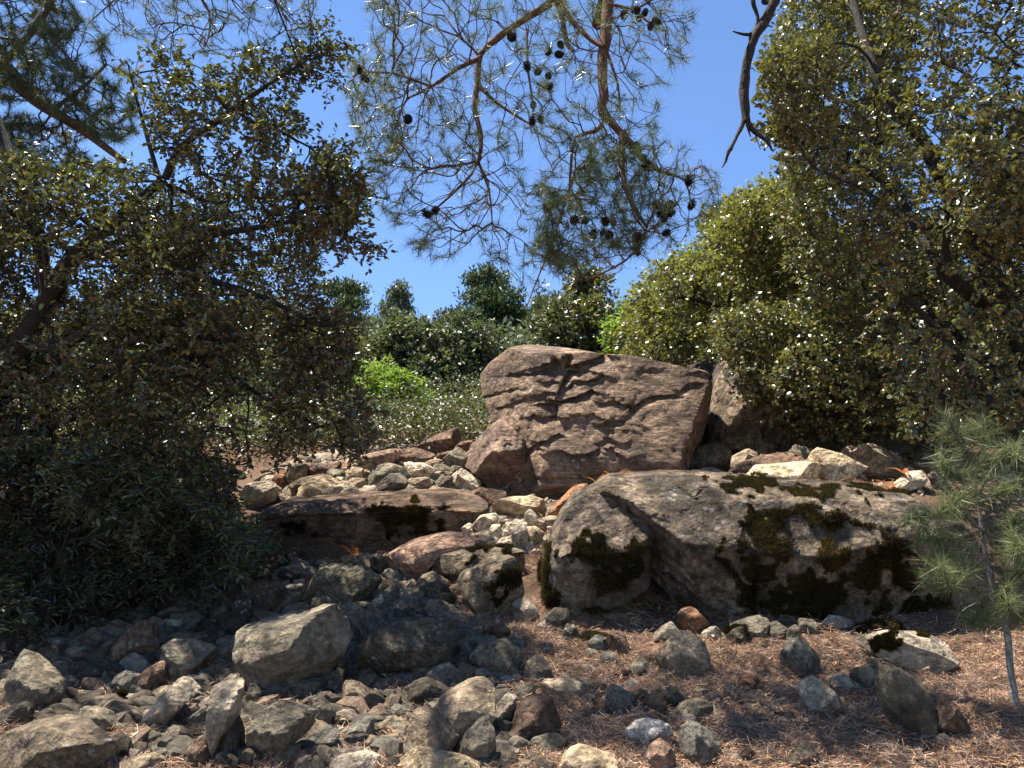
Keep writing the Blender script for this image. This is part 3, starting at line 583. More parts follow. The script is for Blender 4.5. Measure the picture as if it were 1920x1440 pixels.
F|p|1505,1010 1560,950 1640,945 1705,970 1705,1005 1600,1030 1520,1025|pale rimmed stone on top of the massive boulder
F|t|1755,950 1780,870 1850,825 1925,840 1850,910 1775,970|round-edged brown stone at the end of the ledge
F|p|985,1060 1010,1005 1080,1000 1175,1040 1100,1080|light flat stone lying on the massive boulder's brow
G|b|180,910 220,850 320,810 450,795 565,820 575,850 400,890 300,920 260,945|brown slab with pale curved rim on the ledge
G|c|265,930 330,870 550,850 685,860 712,900 690,970 560,1000 470,955 350,985|flat sunlit cream slab at the front of the ledge
G|c|640,830 650,790 710,765 820,800 960,880 975,925 880,975 760,970 700,910|brilliant cream block on the ledge
G|t|795,800 860,750 930,755 925,880 860,840|tan rounded stone behind the brilliant cream block
G|t|905,770 940,742 990,740 1090,790 1170,840 1185,930 1030,940 970,910 915,850|grey tan slab with sharp crest on the ledge
G|g|515,800 570,745 650,770 645,850 560,830|shaded grey stone behind the cream slabs on the ledge
G|p|1155,990 1230,920 1310,900 1335,965 1200,1010|pale wedge beside dry orange fern
G|g|1345,930 1420,900 1475,985 1380,1000|grey stone seen through the young pine
G|p|1690,940 1860,915 1885,975 1720,990|pale flat stone behind the young pine
G|c|1800,1000 1920,980 1960,1020 1815,1030|cream stone by the photo edge behind the young pine
"""
# neighbours whose thickness or place in the pile needs care are nudged by their order: nearer rows sit nearer
rows = [l.split('|') for l in STONES.strip().splitlines()]
polys = []; 
for R_, tone, pl, lab in rows:
    ox, oy, s_ = ORG[R_]; p_ = pts(pl)/s_+np.array([ox, oy]); polys.append(p_)
base = ground_hit([p_[:, 0].mean() for p_ in polys], [p_[:, 1].max()-2 for p_ in polys])
SHORT = []
for k, ((R_, tone, pl, lab), p_) in enumerate(zip(rows, polys)):
    wpx = math.sqrt(np.ptp(p_[:, 0])*np.ptp(p_[:, 1])); Yb = base[k]; m = Yb*1.03/FPX
    T = wpx*m*.40; Y = Yb+T*.12 if R_ in 'ABCD' else Yb-.3*T-.04; cg_ = p_.mean(0); p_ = cg_+(p_-cg_)*1.12+np.array([0, 3])
    sub = 5 if wpx > 130 else (4 if wpx > 45 else 3)
    me, P0, size = make_rock('stone', p_, Y, thick=T, sub=sub, seed=k+1, p=6.5, disp=(.035, .014), smooth_ang=20)
    mat = M['layered'] if (k*7) % 5 == 0 else (M['clean'] if tone in 'cwp' and R_ in 'EFG' else M['stone'])
    o = new_obj('stone' if wpx < 75 else 'boulder', me, mat=mat, label=lab, category='stone' if wpx < 75 else 'boulder'); o.location = P0
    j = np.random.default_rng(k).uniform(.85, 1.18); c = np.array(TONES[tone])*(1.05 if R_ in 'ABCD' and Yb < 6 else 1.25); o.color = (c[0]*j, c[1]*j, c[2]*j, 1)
    SHORT.append((P0, size))

# ------------------------------------------------------------------ the great boulders
def boulder(poly, Y, label, mat, tone, **kw):
    me, P0, size = make_rock('boulder', pts(poly) if isinstance(poly, str) else poly, Y, **kw)
    o = new_obj('boulder', me, mat=M[mat], label=label, category='boulder'); o.location = P0; o.color = (*tone, 1); return o, me, P0, size
def zF(s): return pts(s)/3.4286+np.array([860, 600])
big_poly = zF("290,1100 268,1040 268,940 400,760 345,700 232,660 185,560 150,480 130,350 200,270 340,170 450,150 700,180 930,225 1060,225 1350,290 1560,330 1620,420 1600,560 1530,780 1380,960 1360,1015 1150,1030 980,1040 800,1090 640,1200 560,1225 400,1140")
def nrm3(a, b, c): return norm(np.array([a, b, c], float))
def pl(n_, at): n_ = nrm3(*n_); return (n_, float(n_@np.array(at)))
carves = [(zF("930,225 860,260 790,285 720,300 690,300"), 5, .14), (zF("700,250 690,290 640,300 610,270"), 13, .22), (zF("620,300 540,330 470,350 330,350"), 4, .07),
          (zF("700,330 660,400 630,470 610,520 605,600"), 6, .17), (zF("600,395 550,405"), 4, .09), (zF("600,470 540,470"), 4, .08), (zF("600,540 500,530"), 4, .07),
          (zF("830,450 780,480 700,500 640,520"), 5, .15), (zF("900,360 820,400 720,400 690,440"), 5, .12), (zF("600,610 520,620 470,600"), 5, .1),
          (zF("890,530 960,520 1050,550 1060,590 1100,540 1200,490 1350,480"), 4, .1), (zF("1370,460 1440,420 1500,410"), 4, .08), (zF("700,600 780,610 830,600"), 6, .09),
          (zF("900,640 950,640"), 6, .08), (zF("400,850 440,810 480,780"), 5, .12), (zF("500,760 560,740 620,710"), 4, .09), (zF("540,830 600,800 680,830 760,830 850,800"), 5, .08),
          (zF("900,740 960,770 920,800 990,860"), 8, .08), (zF("240,660 330,700 340,760"), 6, .1), (zF("300,1000 480,960 640,960 800,950 960,920 1140,900 1250,930"), 5, .06),
          (zF("1200,320 1240,330"), 5, .05), (zF("1490,330 1550,360"), 6, .08), (zF("150,500 250,470 380,440"), 3, .05), (zF("250,560 330,540 430,500"), 3, .05), (zF("660,1060 760,1000 900,980"), 5, .07)]
big, bme, bP, bs = boulder(big_poly, 8.15, 'huge brown cracked boulder crowning the rock slide', 'brown_boulder', (.31, .225, .165), thick=1.25, sub=7, p=5, seed=501,
    planes=[pl((.05, .5, .87), (0, 0, .62)), pl((.02, .2, 1), (0, -.3, .8)), pl((-.7, .3, .75), (-.62, .1, .55)), pl((.1, -.75, .7), (0, -.62, .8)), pl((.9, -.15, .5), (1.0, -.1, .5)), pl((0, 1, .3), (0, .68, .3))],
    disp=(.022, .0125), carve=carves, layers=((.35, .85, .3), 13, .009), smooth_ang=40)
boulder("1540,930 1478,950 1500,850 1540,740 1600,690 1640,655 1700,760 1740,880 1740,1000 1720,1090 1640,1085 1590,990" and (pts("1478,950 1500,850 1540,740 1600,690 1640,640 1740,660 1860,780 1880,1000 1780,1095 1640,1090 1590,1000")/3.4286+np.array([440, 600])), 7.75,
    'split fin of brown rock leaning on the huge cracked boulder', 'brown_boulder', (.27, .19, .15), thick=.4, sub=6, seed=502, layers=((.9, .3, .1), 16, .02), disp=(.03, .03), smooth_ang=45)
boulder(pts("-20,620 0,590 40,440 85,300 105,245 165,245 210,330 300,420 470,430 640,540 720,680 700,780 480,800 250,790 130,780 60,770 -10,740")/3.2+np.array([1320, 600]), 8.7,
    'shaded boulder under the oak with one pale sunlit spire', 'grey_boulder', (.34, .26, .19), thick=.9, sub=6, seed=503, disp=(.04, .02), planes=[pl((-.55, .5, .6), (-.55, .2, .5)), pl((.25, -.1, 1), (0, 0, .6))], smooth_ang=45)
boulder(pts("1440,330 1490,295 1570,255 1690,250 1720,330 1700,480 1640,600 1560,600 1500,480")/3.4286+np.array([860, 600]), 9.2,
    'dark pitted rock showing between the huge boulder and the pale spire', 'grey_boulder', (.1, .075, .06), thick=.6, sub=5, seed=504)
slab, sme, sP, ss = boulder("497,955 540,938 620,932 700,928 780,926 840,922 885,928 915,945 905,965 870,985 845,1012 760,1045 640,1060 540,1045 500,1010", 6.85,
    'long flat-topped slab with dark mossy front below the talus', 'slab_rock', (.22, .145, .1), thick=.45, sub=6, p=6, seed=505,
    planes=[pl((0, .93, .3), (0, .2, .3)), pl((.03, -.12, 1), (0, 0, .36))], layers=((0.05, 1, .1), 14, .018), disp=(.025, .02), carve=[("520,960 620,952 720,950 830,945 880,950", 3, .06), ("640,950 700,958 760,956", 3, .05)])
gA, gAm, gAP, _ = boulder("1020,1050 1035,1000 1060,955 1095,925 1150,900 1210,915 1225,980 1215,1050 1205,1090 1170,1110 1110,1140 1060,1160 1030,1160 1018,1110", 5.3,
    'crusted grey lower boulder with mossy edge beneath the massive one', 'grey_boulder', (.26, .21, .16), thick=.38, sub=6, p=4, seed=506,
    planes=[pl((-.15, .7, .7), (0, .12, .3)), pl((0, -.35, 1), (0, -.1, .36))], disp=(.03, .022), carve=[("1060,1020 1120,1022 1200,1012", 8, .09), ("1110,1075 1130,1060", 7, .06), ("1045,1050 1060,1080", 5, .05)], smooth_ang=45)
gB, gBm, gBP, gBs = boulder("1100,922 1150,897 1250,893 1350,898 1450,902 1560,908 1650,922 1740,958 1800,1030 1815,1110 1790,1190 1700,1215 1600,1215 1500,1210 1380,1205 1300,1182 1262,1130 1225,1080 1180,1030 1140,1000 1110,960", 5.42,
    'massive grey mossy boulder with overhanging front above the needle litter', 'grey_boulder', (.27, .215, .16), thick=.62, sub=7, p=5, seed=507,
    planes=[pl((0, .62, .75), (-.4, .2, .56)), pl((0, .95, .3), (0, .5, .2)), pl((-.1, -.3, 1), (-.3, .18, .58)), pl((.2, -.22, 1), (.4, .3, .55)), pl((-.7, -.4, .6), (-.85, .1, .45)), pl((.8, .1, .6), (1.1, .1, .4))], disp=(.03, .016),
    carve=[("1355,960 1362,1000 1372,1060 1400,1120", 11, .1), ("1265,907 1285,925 1310,907", 6, .07), ("1205,948 1215,953", 3, .04), ("1170,960 1200,975", 3, .04), ("1230,1010 1290,1002 1330,985 1352,968", 4, -.04), ("1140,990 1180,1012 1240,1040", 5, .06),
           ("1360,1110 1420,1135 1520,1135", 6, .07), ("1500,960 1510,1040", 10, .06), ("1600,970 1620,1080", 12, .05), ("1430,940 1440,1000", 6, .05), ("1240,1060 1300,1110 1380,1150", 8, .05)], smooth_ang=45)

# ------------------------------------------------------------------ smaller stones filling the scree, each its own
mask_px = np.zeros((480, 640), bool)
gy, gx = np.mgrid[0:480, 0:640]; fx, fy = gx.ravel()*3+1.5, gy.ravel()*3+1.5
def stamp(p_):
    x0, y0 = np.maximum((p_.min(0)/3).astype(int)-1, 0); x1, y1 = (p_.max(0)/3).astype(int)+2
    sx, sy = np.meshgrid(np.arange(x0, min(x1, 640)), np.arange(y0, min(y1, 480)))
    if sx.size:
        m_ = in_poly(sx.ravel()*3+1.5, sy.ravel()*3+1.5, p_); mask_px[sy.ravel()[m_], sx.ravel()[m_]] = True
for p_ in polys: stamp(p_)
for s_ in ("1020,1050 1035,1000 1095,925 1150,897 1650,922 1810,1030 1810,1190 1380,1195 1210,1100 1018,1130", "497,955 700,928 885,928 915,945 870,985 845,1030 640,1050 500,1000"): stamp(pts(s_))
stamp(big_poly)
SCREE = pts("0,1220 250,1150 420,1100 560,1060 720,1070 860,1150 960,1260 1000,1440 0,1440"); LITTER = pts("860,1080 1040,1160 1250,1190 1700,1210 1920,1240 1920,1440 960,1440 900,1250")
TALUS = pts("450,960 520,880 640,850 760,830 900,810 930,900 900,930 700,925 500,935"); CHUTE = pts("830,1040 880,960 940,930 1040,940 1030,1010 1010,1040 860,1060"); LEDGE = pts("1240,880 1400,850 1700,850 1900,880 1920,940 1700,930 1400,900 1250,892")
_shapes = []
for k in range(14):
    an = np.linspace(0, 2*np.pi, 8, endpoint=False)+rng.uniform(-.3, .3, 8); rr = rng.uniform(.7, 1.15, 8)
    pp = np.stack([960+100*np.cos(an)*rr*1.15, 720+100*np.sin(an)*rr*.8], 1)
    me, P0, size = make_rock('stone', pp, 7.25, thick=rng.uniform(.22, .4), sub=3, seed=900+k, disp=(.04, .012), smooth_ang=24); _shapes.append(me)
TN = [('g', 'grey'), ('t', 'tan'), ('d', 'dark'), ('u', 'bluish'), ('b', 'brown'), ('p', 'pale')]
zones = [('scree', SCREE, 84, (14, 40), 'lying loose in the shaded scree below the shrub', (.3, .15, .2, .15, .1, .1)), ('litter', LITTER, 20, (12, 30), 'half sunk in the brown needle litter', (.3, .2, .2, .1, .15, .05)),
         ('talus', TALUS, 20, (12, 26), 'in the sunlit talus behind the flat slab', (.2, .35, .05, .05, .1, .25)), ('chute', CHUTE, 16, (12, 26), 'in the rubble chute between slab and massive boulder', (.15, .3, 0, .05, .05, .45)),
         ('ledge', LEDGE, 8, (14, 30), 'on the ledge behind the massive boulder', (.3, .3, .1, .1, .1, .1))]
import re
CEN = np.array([p_.mean(0) for p_ in polys])
CUT = [re.split(r' (?:at|below|behind|in|between|under|above|beside|near|with|on|cut|of|by|right|left|resting|standing|carrying|against|from|lying|next|perched|dotted|wedged|tucked|leaning|and|seen|half|touching|just|just|alone|beneath|rising|squeezed|propping|covered|sunk|deep|joined|fallen|balanced|sitting|catching|showing|carried|deep) ', r[3])[0] for r in rows]
AMB = np.array([CUT.count(c_) > 1 or len(c_.split()) < 3 for c_ in CUT]); USED = {}
placed = []
for zn, zp, cnt, (s0, s1), where, pr in zones:
    tries = 0; got = 0; lo, hi = zp.min(0), zp.max(0)
    while got < cnt and tries < 4000:
        tries += 1; q = rng.uniform(lo, hi)
        if not in_poly(q[:1], q[1:], zp)[0]: continue
        rpx = rng.uniform(s0, s1)/2
        iy, ix = int(np.clip(q[1]/3, 0, 479)), int(np.clip(q[0]/3, 0, 639)); w_ = max(1, int(rpx/3*.7))
        if mask_px[max(0, iy-w_):iy+w_+1, max(0, ix-w_):ix+w_+1].mean() > .3: continue
        if any(math.hypot(q[0]-a, q[1]-b) < .8*(rpx+c) for a, b, c in placed): continue
        placed.append((q[0], q[1], rpx)); got += 1
        Yb = ground_hit(q[0], q[1])[0]; P = P3(q[0], q[1], Yb); ti = rng.choice(6, p=pr)
        shp = rng.integers(14); o = new_obj('stone', _shapes[shp], mat=M['stone'])
        sc_ = rpx*Yb/FPX/.5*rng.uniform(1., 1.3); o.scale = (sc_*rng.uniform(.9, 1.2), sc_, sc_*rng.uniform(.75, 1)); o.rotation_euler = (rng.uniform(-.5, .5), rng.uniform(-.4, .4), rng.uniform(0, 6.28))
        o.location = P; c = np.array(TONES[TN[ti][0]])*rng.uniform(.75, 1.1); o.color = (*c, 1)
        dd = CEN-q[None]; kk = int(np.argmin(np.hypot(dd[:, 0], dd[:, 1])+1e4*AMB)); dx_, dy_ = dd[kk]
        rel = ('just below' if dy_ < 0 else 'just above') if abs(dy_) > abs(dx_) else ('beside',)[0]
        size_w = 'tiny' if rpx < 9 else ('small' if rpx < 15 else 'middling')
        LB = lambda r_: f"{size_w} {TN[ti][1]} stone {r_} the {CUT[kk]}"
        for r_ in (rel, 'just '+('left' if dx_ > 0 else 'right')+' of', 'close to', 'a little way from', 'touching litter near', 'lying next to'):
            if LB(r_) not in USED: rel = r_; break
        USED[LB(rel)] = 1
        o['label'] = f"{size_w} {TN[ti][1]} stone {rel} the {CUT[kk]}"; o['category'] = 'stone'; o['group'] = f"loose stones {where}"

# pebbles and grit too small to count: one object of real geometry
U1, F1 = ico(1); U1 = U1*1.0
def pebbles(n, zones_, rr, name, label, tone):
    Q = []
    for zp, w_ in zones_:
        lo, hi = zp.min(0), zp.max(0); q = rng.uniform(lo, hi, (int(n*w_*3), 2)); q = q[in_poly(q[:, 0], q[:, 1], zp)][:int(n*w_)]; Q.append(q)
    Q = np.vstack(Q); Ys = ground_hit(Q[:, 0], Q[:, 1]); P = P3(Q[:, 0], Q[:, 1], Ys); N = len(P)
    s_ = rng.uniform(*rr, N)*rng.uniform(.5, 1, N)*np.clip(Ys/4.5, 1, 2); R3 = rng.normal(size=(N, 3, 3)); q_, _ = np.linalg.qr(R3)
    J = U1[None]*rng.uniform(.7, 1.3, (N, len(U1), 1))*rng.uniform(.55, 1.2, (N, 1, 3)); V = np.einsum('nij,nkj->nki', q_, J)*s_[:, None, None]+P[:, None]
    F = (F1[None]+(np.arange(N)*len(U1))[:, None, None]).reshape(-1, 3)
    me = mesh_np(name, V.reshape(-1, 3), F, rnd=np.repeat(rng.random(N), len(F1)))
    t = NT('grit'); a = t.n('ShaderNodeAttribute', attribute_name='rnd'); tc = t.n('ShaderNodeTexCoord'); nn = t.noise(tc.outputs['Object'], 60, 5, .8)
    col = t.mix(1.0, t.ramp(a.outputs['Fac'], tone), t.ramp(nn, [(.3, (.55, .55, .55)), (.7, (1.4, 1.35, 1.3))]), 'MULTIPLY')
    me.materials.append(t.done(t.bsdf(col, .9, .2, t.bump(nn, .5, .01)))); o = new_obj(name, me); o['kind'] = 'stuff'; o['label'] = label
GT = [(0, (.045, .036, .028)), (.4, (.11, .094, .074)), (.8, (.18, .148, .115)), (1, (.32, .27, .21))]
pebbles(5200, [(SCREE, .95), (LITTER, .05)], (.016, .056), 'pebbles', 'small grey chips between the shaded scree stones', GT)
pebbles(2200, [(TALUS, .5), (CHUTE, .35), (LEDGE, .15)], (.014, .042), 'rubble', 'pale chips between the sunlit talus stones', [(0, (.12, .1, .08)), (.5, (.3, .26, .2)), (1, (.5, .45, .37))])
# the rest of the packed scree, past the three hundred largest stones: one object of real blocks
def blocks(zp, n, smin, smax, name, label, mat_from, sink=.25):
    lo, hi = zp.min(0), zp.max(0); q = rng.uniform(lo, hi, (n*8, 2)); q = q[in_poly(q[:, 0], q[:, 1], zp)]
    iy = np.clip((q[:, 1]/3).astype(int), 0, 479); ix = np.clip((q[:, 0]/3).astype(int), 0, 639); q = q[~mask_px[iy, ix]][:n]; n = len(q)
    Ys = ground_hit(q[:, 0], q[:, 1]); P = P3(q[:, 0], q[:, 1], Ys); Vs = []; Fs = []; o = 0; rn = []
    for k in range(n):
        me = _shapes[rng.integers(14)]; V = np.empty(len(me.vertices)*3, np.float32); me.vertices.foreach_get('co', V); V = V.reshape(-1, 3); F = np.empty(len(me.loops), np.int32); me.loops.foreach_get('vertex_index', F); F = F.reshape(-1, 3)
        s_ = rng.uniform(smin, smax)/2*Ys[k]/FPX/.5*1.15; R_, _ = np.linalg.qr(rng.normal(size=(3, 3))); V = (V@R_.T)*[s_*1.15, s_, s_*.85]+P[k]-[0, 0, s_*sink]
        Vs.append(V); Fs.append(F+o); o += len(V); rn.append(np.full(len(F), rng.random()))
    me = mesh_np(name, np.vstack(Vs), np.vstack(Fs), rnd=np.concatenate(rn), smooth=True); me.set_sharp_from_angle(angle=math.radians(20)); 
    t = NT('block_rock'); a = t.n('ShaderNodeAttribute', attribute_name='rnd'); tc = t.n('ShaderNodeTexCoord'); nn = t.noise(tc.outputs['Object'], 16, 7, .78); n2 = t.noise(tc.outputs['Object'], 60, 5, .8)
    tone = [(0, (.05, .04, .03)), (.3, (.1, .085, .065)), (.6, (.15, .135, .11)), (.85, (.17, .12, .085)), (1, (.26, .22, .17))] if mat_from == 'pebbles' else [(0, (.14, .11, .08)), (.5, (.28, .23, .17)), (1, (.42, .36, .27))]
    col = t.mix(1.0, t.ramp(a.outputs['Fac'], tone), t.ramp(nn, [(.36, (.35, .33, .31)), (.5, (1, .98, .94)), (.65, (1.9, 1.8, 1.65))]), 'MULTIPLY')
    me.materials.append(t.done(t.bsdf(col, .9, .2, t.bump(nn, .9, .04, t.bump(n2, .7, .01))))); ob = new_obj(name, me); ob['kind'] = 'stuff'; ob['label'] = label
blocks(pts("0,1235 250,1160 420,1100 560,1060 720,1070 860,1150 940,1260 980,1440 0,1440"), 560, 24, 62, 'scree_rubble', 'angular grey blocks packed between the larger scree stones', 'pebbles', -.05)
blocks(TALUS, 130, 20, 46, 'talus_rubble', 'pale broken blocks packed between the larger talus stones', 'rubble', .05)
# ------------------------------------------------------------------ plants
def grow(guides, P, bf=.35, seed=0, parent_of=None):
    """grow twigs from guide limbs to every point: each point joins the cheapest node (distance + bf * way along the wood)"""
    gp, gpl, par = [], [], []
    for g in guides:
        st = len(gp); acc = 0
        for k in range(len(g)):
            if k: acc += np.linalg.norm(g[k]-g[k-1])
            gp.append(g[k]); gpl.append(acc*.25); par.append(-1 if k == 0 else st+k-1)
    ng = len(gp); N = len(P); X = np.vstack([np.array(gp), P]); PL = np.zeros(ng+N); PL[:ng] = gpl; PAR = np.full(ng+N, -1); PAR[:ng] = par
    D = np.full(N, 1e9); W = np.zeros(N, int)
    for a in range(0, ng):
        d = np.linalg.norm(P-X[a], axis=1)+bf*PL[a]; m = d < D; D[m] = d[m]; W[m] = a
    alive = np.ones(N, bool); order = []
    for _ in range(N):
        i = int(np.argmin(np.where(alive, D, 1e9))); alive[i] = False; n = ng+i; PAR[n] = W[i]; PL[n] = PL[W[i]]+np.linalg.norm(P[i]-X[W[i]]); order.append(n)
        d = np.linalg.norm(P-X[n], axis=1)+bf*PL[n]; m = alive & (d < D); D[m] = d[m]; W[m] = n
    C = np.ones(ng+N)
    for n in reversed(order): 
        if PAR[n] >= ng: C[PAR[n]] += C[n]
    return X, PAR, C, ng
def twig_mesh(X, PAR, C, ng, r0=.002, ex=.42, wig=.12, sub=3, sides=3, rmax=.03):
    n = np.arange(ng, len(X)); A = X[PAR[n]]; B = X[n]; L = np.linalg.norm(B-A, axis=1, keepdims=True)
    rB = np.minimum(r0*C[n]**ex, rmax); rA = np.where(PAR[n] >= ng, np.minimum(r0*C[np.maximum(PAR[n], 0)]**ex, rmax), rB*1.15); rA = np.minimum(rA, rB*1.6)
    P2 = PAR[np.maximum(PAR[n], 0)]; own = norm(B-A); pd = np.where((P2 >= 0)[:, None], norm(X[PAR[n]]-X[np.maximum(P2, 0)]), own); side = norm(np.cross(own, rng.normal(size=A.shape)))
    TA = norm(pd*.6+own*.6+side*wig*1.5)*L*1.15; TB = norm(own+rng.normal(size=A.shape)*wig*.6)*L*1.15; ph = rng.uniform(0, 6.28, L.shape); pts_ = []
    for k in range(sub+1):
        t = k/sub; q = (2*t**3-3*t*t+1)*A+(t**3-2*t*t+t)*TA+(3*t*t-2*t**3)*B+(t**3-t*t)*TB+side*L*wig*.22*math.sin(math.pi*t)*np.sin(5*t+ph); pts_.append(q)
    Vs = []
    for k in range(sub): Vs.append(tubes(pts_[k], pts_[k+1], rA+(rB-rA)*k/sub, rA+(rB-rA)*(k+1)/sub, sides))
    return join(Vs)
def leaves_geo(base, d, nrm, ln, wd, simple=False):
    n = len(base); d = norm(d); s = norm(np.cross(d, nrm)); nr = np.cross(s, d); ln = ln[:, None]; wd = wd[:, None]
    if simple:
        V = np.stack([base, base+d*ln*.5+s*wd*.5, base+d*ln, base+d*ln*.5-s*wd*.5], 1); F = np.arange(n*4).reshape(-1, 4); return V.reshape(-1, 3), F
    cup = .16*wd*nr
    V = np.stack([base, base+d*ln*.3+s*wd*.46+cup, base+d*ln*.72+s*wd*.4+cup-nr*ln*.03, base+d*ln-nr*ln*.1, base+d*ln*.72-s*wd*.4+cup-nr*ln*.03, base+d*ln*.3-s*wd*.46+cup], 1)
    o = np.arange(n)[:, None]*6; F = np.stack([o+[0, 1, 2, 3], o+[0, 3, 4, 5]], 1).reshape(-1, 4); return V.reshape(-1, 3), F
def make_leaves(P, out, nsprig, slen, nleaf, ln, wd, up=1.0, droop=0., flat=.35):
    """sprigs of alternate leaves round each twig end; returns sprig tubes and leaf frames"""
    n = len(P); A = np.repeat(P, nsprig, 0); D = norm(np.repeat(out, nsprig, 0)*.7+rng.normal(size=(n*nsprig, 3))*.75+[0, 0, -droop]); L = slen*rng.uniform(.5, 1.2, (len(A), 1)); B = A+D*L
    t = np.repeat(np.linspace(.2, 1, nleaf)[None], len(A), 0)+rng.uniform(-.06, .06, (len(A), nleaf)); base = A[:, None]+D[:, None]*L[:, None]*t[..., None]
    nn = norm(rng.normal(size=(len(A), nleaf, 3))*flat*2+[0, 0, up]); rd = rng.normal(size=(len(A), nleaf, 3)); rd -= (rd*nn).sum(-1, keepdims=True)*nn
    dd = norm(norm(rd)+D[:, None]*.5+[0, 0, -droop]); base = base.reshape(-1, 3); k = len(base)
    return (A, B), base, dd.reshape(-1, 3), nn.reshape(-1, 3), ln*rng.uniform(.6, 1.15, k), wd*rng.uniform(.7, 1.1, k)
def limb(pairs, Rs, Yd=None):
    """guide limb from (px,py,Y) triples"""
    a = np.array([[float(v) for v in p.split(',')] for p in pairs.split()]); P = P3(a[:, 0], a[:, 1], a[:, 2]); R = np.interp(np.linspace(0, 1, len(P)), np.linspace(0, 1, len(Rs)), Rs)
    return smooth_path(P, R, .12)
def sample_crown(specs, n, thr=-.15, fq=1.6, seed=0):
    """points in crown volumes: (outline, Ynear, Yfar, weight)"""
    out = []; tot = sum(s[3] for s in specs)
    for poly, y0, y1, w in specs:
        poly = pts(poly) if isinstance(poly, str) else poly; lo, hi = poly.min(0), poly.max(0); need = int(n*w/tot); got = []
        while sum(len(g) for g in got) < need:
            q = rng.uniform(lo, hi, (need*3, 2)); q = q[in_poly(q[:, 0], q[:, 1], poly)]; Y = rng.uniform(y0, y1, len(q)); P = P3(q[:, 0], q[:, 1], Y)
            P = P[(fbm(P*fq+seed*11.7, 3) > thr)]; P = P[P[:, 2] > height(P[:, 0], P[:, 1])+.05] if len(P) else P; got.append(P)
        out.append(np.vstack(got)[:need])
    return np.vstack(out)
def part(name, VF, parent, mat, rnd=None, smooth=False, stuff=False, label=None):
    o = new_obj(name, mesh_np(name, VF[0], VF[1], rnd=rnd, smooth=smooth, origin=parent.location), parent, mat)
    if stuff: o['kind'] = 'stuff'
    if label: o['label'] = label
    return o
LEAF1 = None
def single_leaves(parent, base, d, nr, ln, wd, rnd, mat, count):
    """the leaves that show largest become parts of their own, sharing four leaf meshes"""
    px, py, z = project(base); vis = (px > 0) & (px < 1920) & (py > 0) & (py < 1440) & (z > .5)
    score = np.where(vis, ln*wd/z**2, -1); pick = np.argsort(-score)[:count]; ms = []
    for k in range(5):
        V, F = leaves_geo(np.zeros((1, 3)), np.array([[1., 0, 0]]), np.array([[0, 0, 1.]]), np.array([1.]), np.array([.5]))
        me = mesh_np('leaf', V, F, rnd=np.full(len(F), [.1, .35, .6, .85, .98][k])); me.materials.append(mat); ms.append(me)
    org = Vector(parent.location)
    for i in pick:
        x = norm(d[i]); s = norm(np.cross(x, nr[i])); z_ = np.cross(s, x); o = bpy.data.objects.new('leaf', ms[min(4, int(rnd[i]*5))]); sc.collection.objects.link(o); o.parent = parent
        M_ = Matrix.Identity(4)
        for c_, (v, f) in enumerate(((x, ln[i]), (-s, wd[i]*2), (z_, wd[i]))):
            for r_ in range(3): M_[r_][c_] = v[r_]*f
        for r_ in range(3): M_[r_][3] = base[i][r_]-org[r_]
        o.matrix_local = M_
    keep = np.ones(len(base), bool); keep[pick] = False; return keep
def broadleaf(name, label, cat, loc, limbs, P, mat, barkm, nsprig, slen, nleaf, ln, wd, bf=.3, up=1., droop=.1, flat=.4, simple=False, group=None, singles=0, r0=.0025, twig=True, rskew=1.):
    e = empty(name, loc, label=label, category=cat)
    if group: e['group'] = group
    tv = []
    for k, (p_, r_) in enumerate(limbs): tv.append(polytube(p_, r_, 9, seed=k))
    part('trunk', join(tv), e, M[barkm], smooth=True)
    X, PAR, C, ng = grow([l[0] for l in limbs], P, bf)
    out = norm(X[ng:]-X[PAR[ng:]])
    tv = [twig_mesh(X, PAR, C, ng, r0=r0, sub=2)]
    (A, B), b, d, nr, l_, w_ = make_leaves(X[ng:], out, nsprig, slen, nleaf, ln, wd, up, droop, flat)
    if twig:
        px, py, z = project(A); kp = (px > -40) & (px < 1960) & (py > -40) & (z > .3) & (z < 6.7); A, B = A[kp], B[kp]; tv.append(tubes(A, B, np.full(len(A), r0*.8), np.full(len(A), r0*.4), 3))
    part('twigs', join(tv), e, M[barkm], stuff=True)
    rnd = rng.random(len(b))**rskew; cl = .5+.5*fbm(b*1.1, 2); rnd = np.clip(rnd*.75+cl*.35, 0, 1)
    if singles:
        k_ = single_leaves(e, b, d, nr, l_, w_, rnd, M[mat], singles); b, d, nr, l_, w_, rnd = b[k_], d[k_], nr[k_], l_[k_], w_[k_], rnd[k_]
    px, py, z = project(b); off = (px < -60) | (px > 1980) | (py < -60) | (py > 1500) | (z < .3); drop = off & (rng.random(len(b)) < .6)
    fine = ~off & (z < 6.7) & (not simple); rest = ~fine & ~drop; grow_ = np.where(off, 1.45, 1.0)[rest]
    f1 = leaves_geo(b[fine], d[fine], nr[fine], l_[fine], w_[fine]); f2 = leaves_geo(b[rest], d[rest], nr[rest], l_[rest]*grow_, w_[rest]*grow_*1.12, True)
    part('foliage', join([f1, f2]), e, M[mat], rnd=np.concatenate([np.repeat(rnd[fine], 2), rnd[rest]]), stuff=True); return e

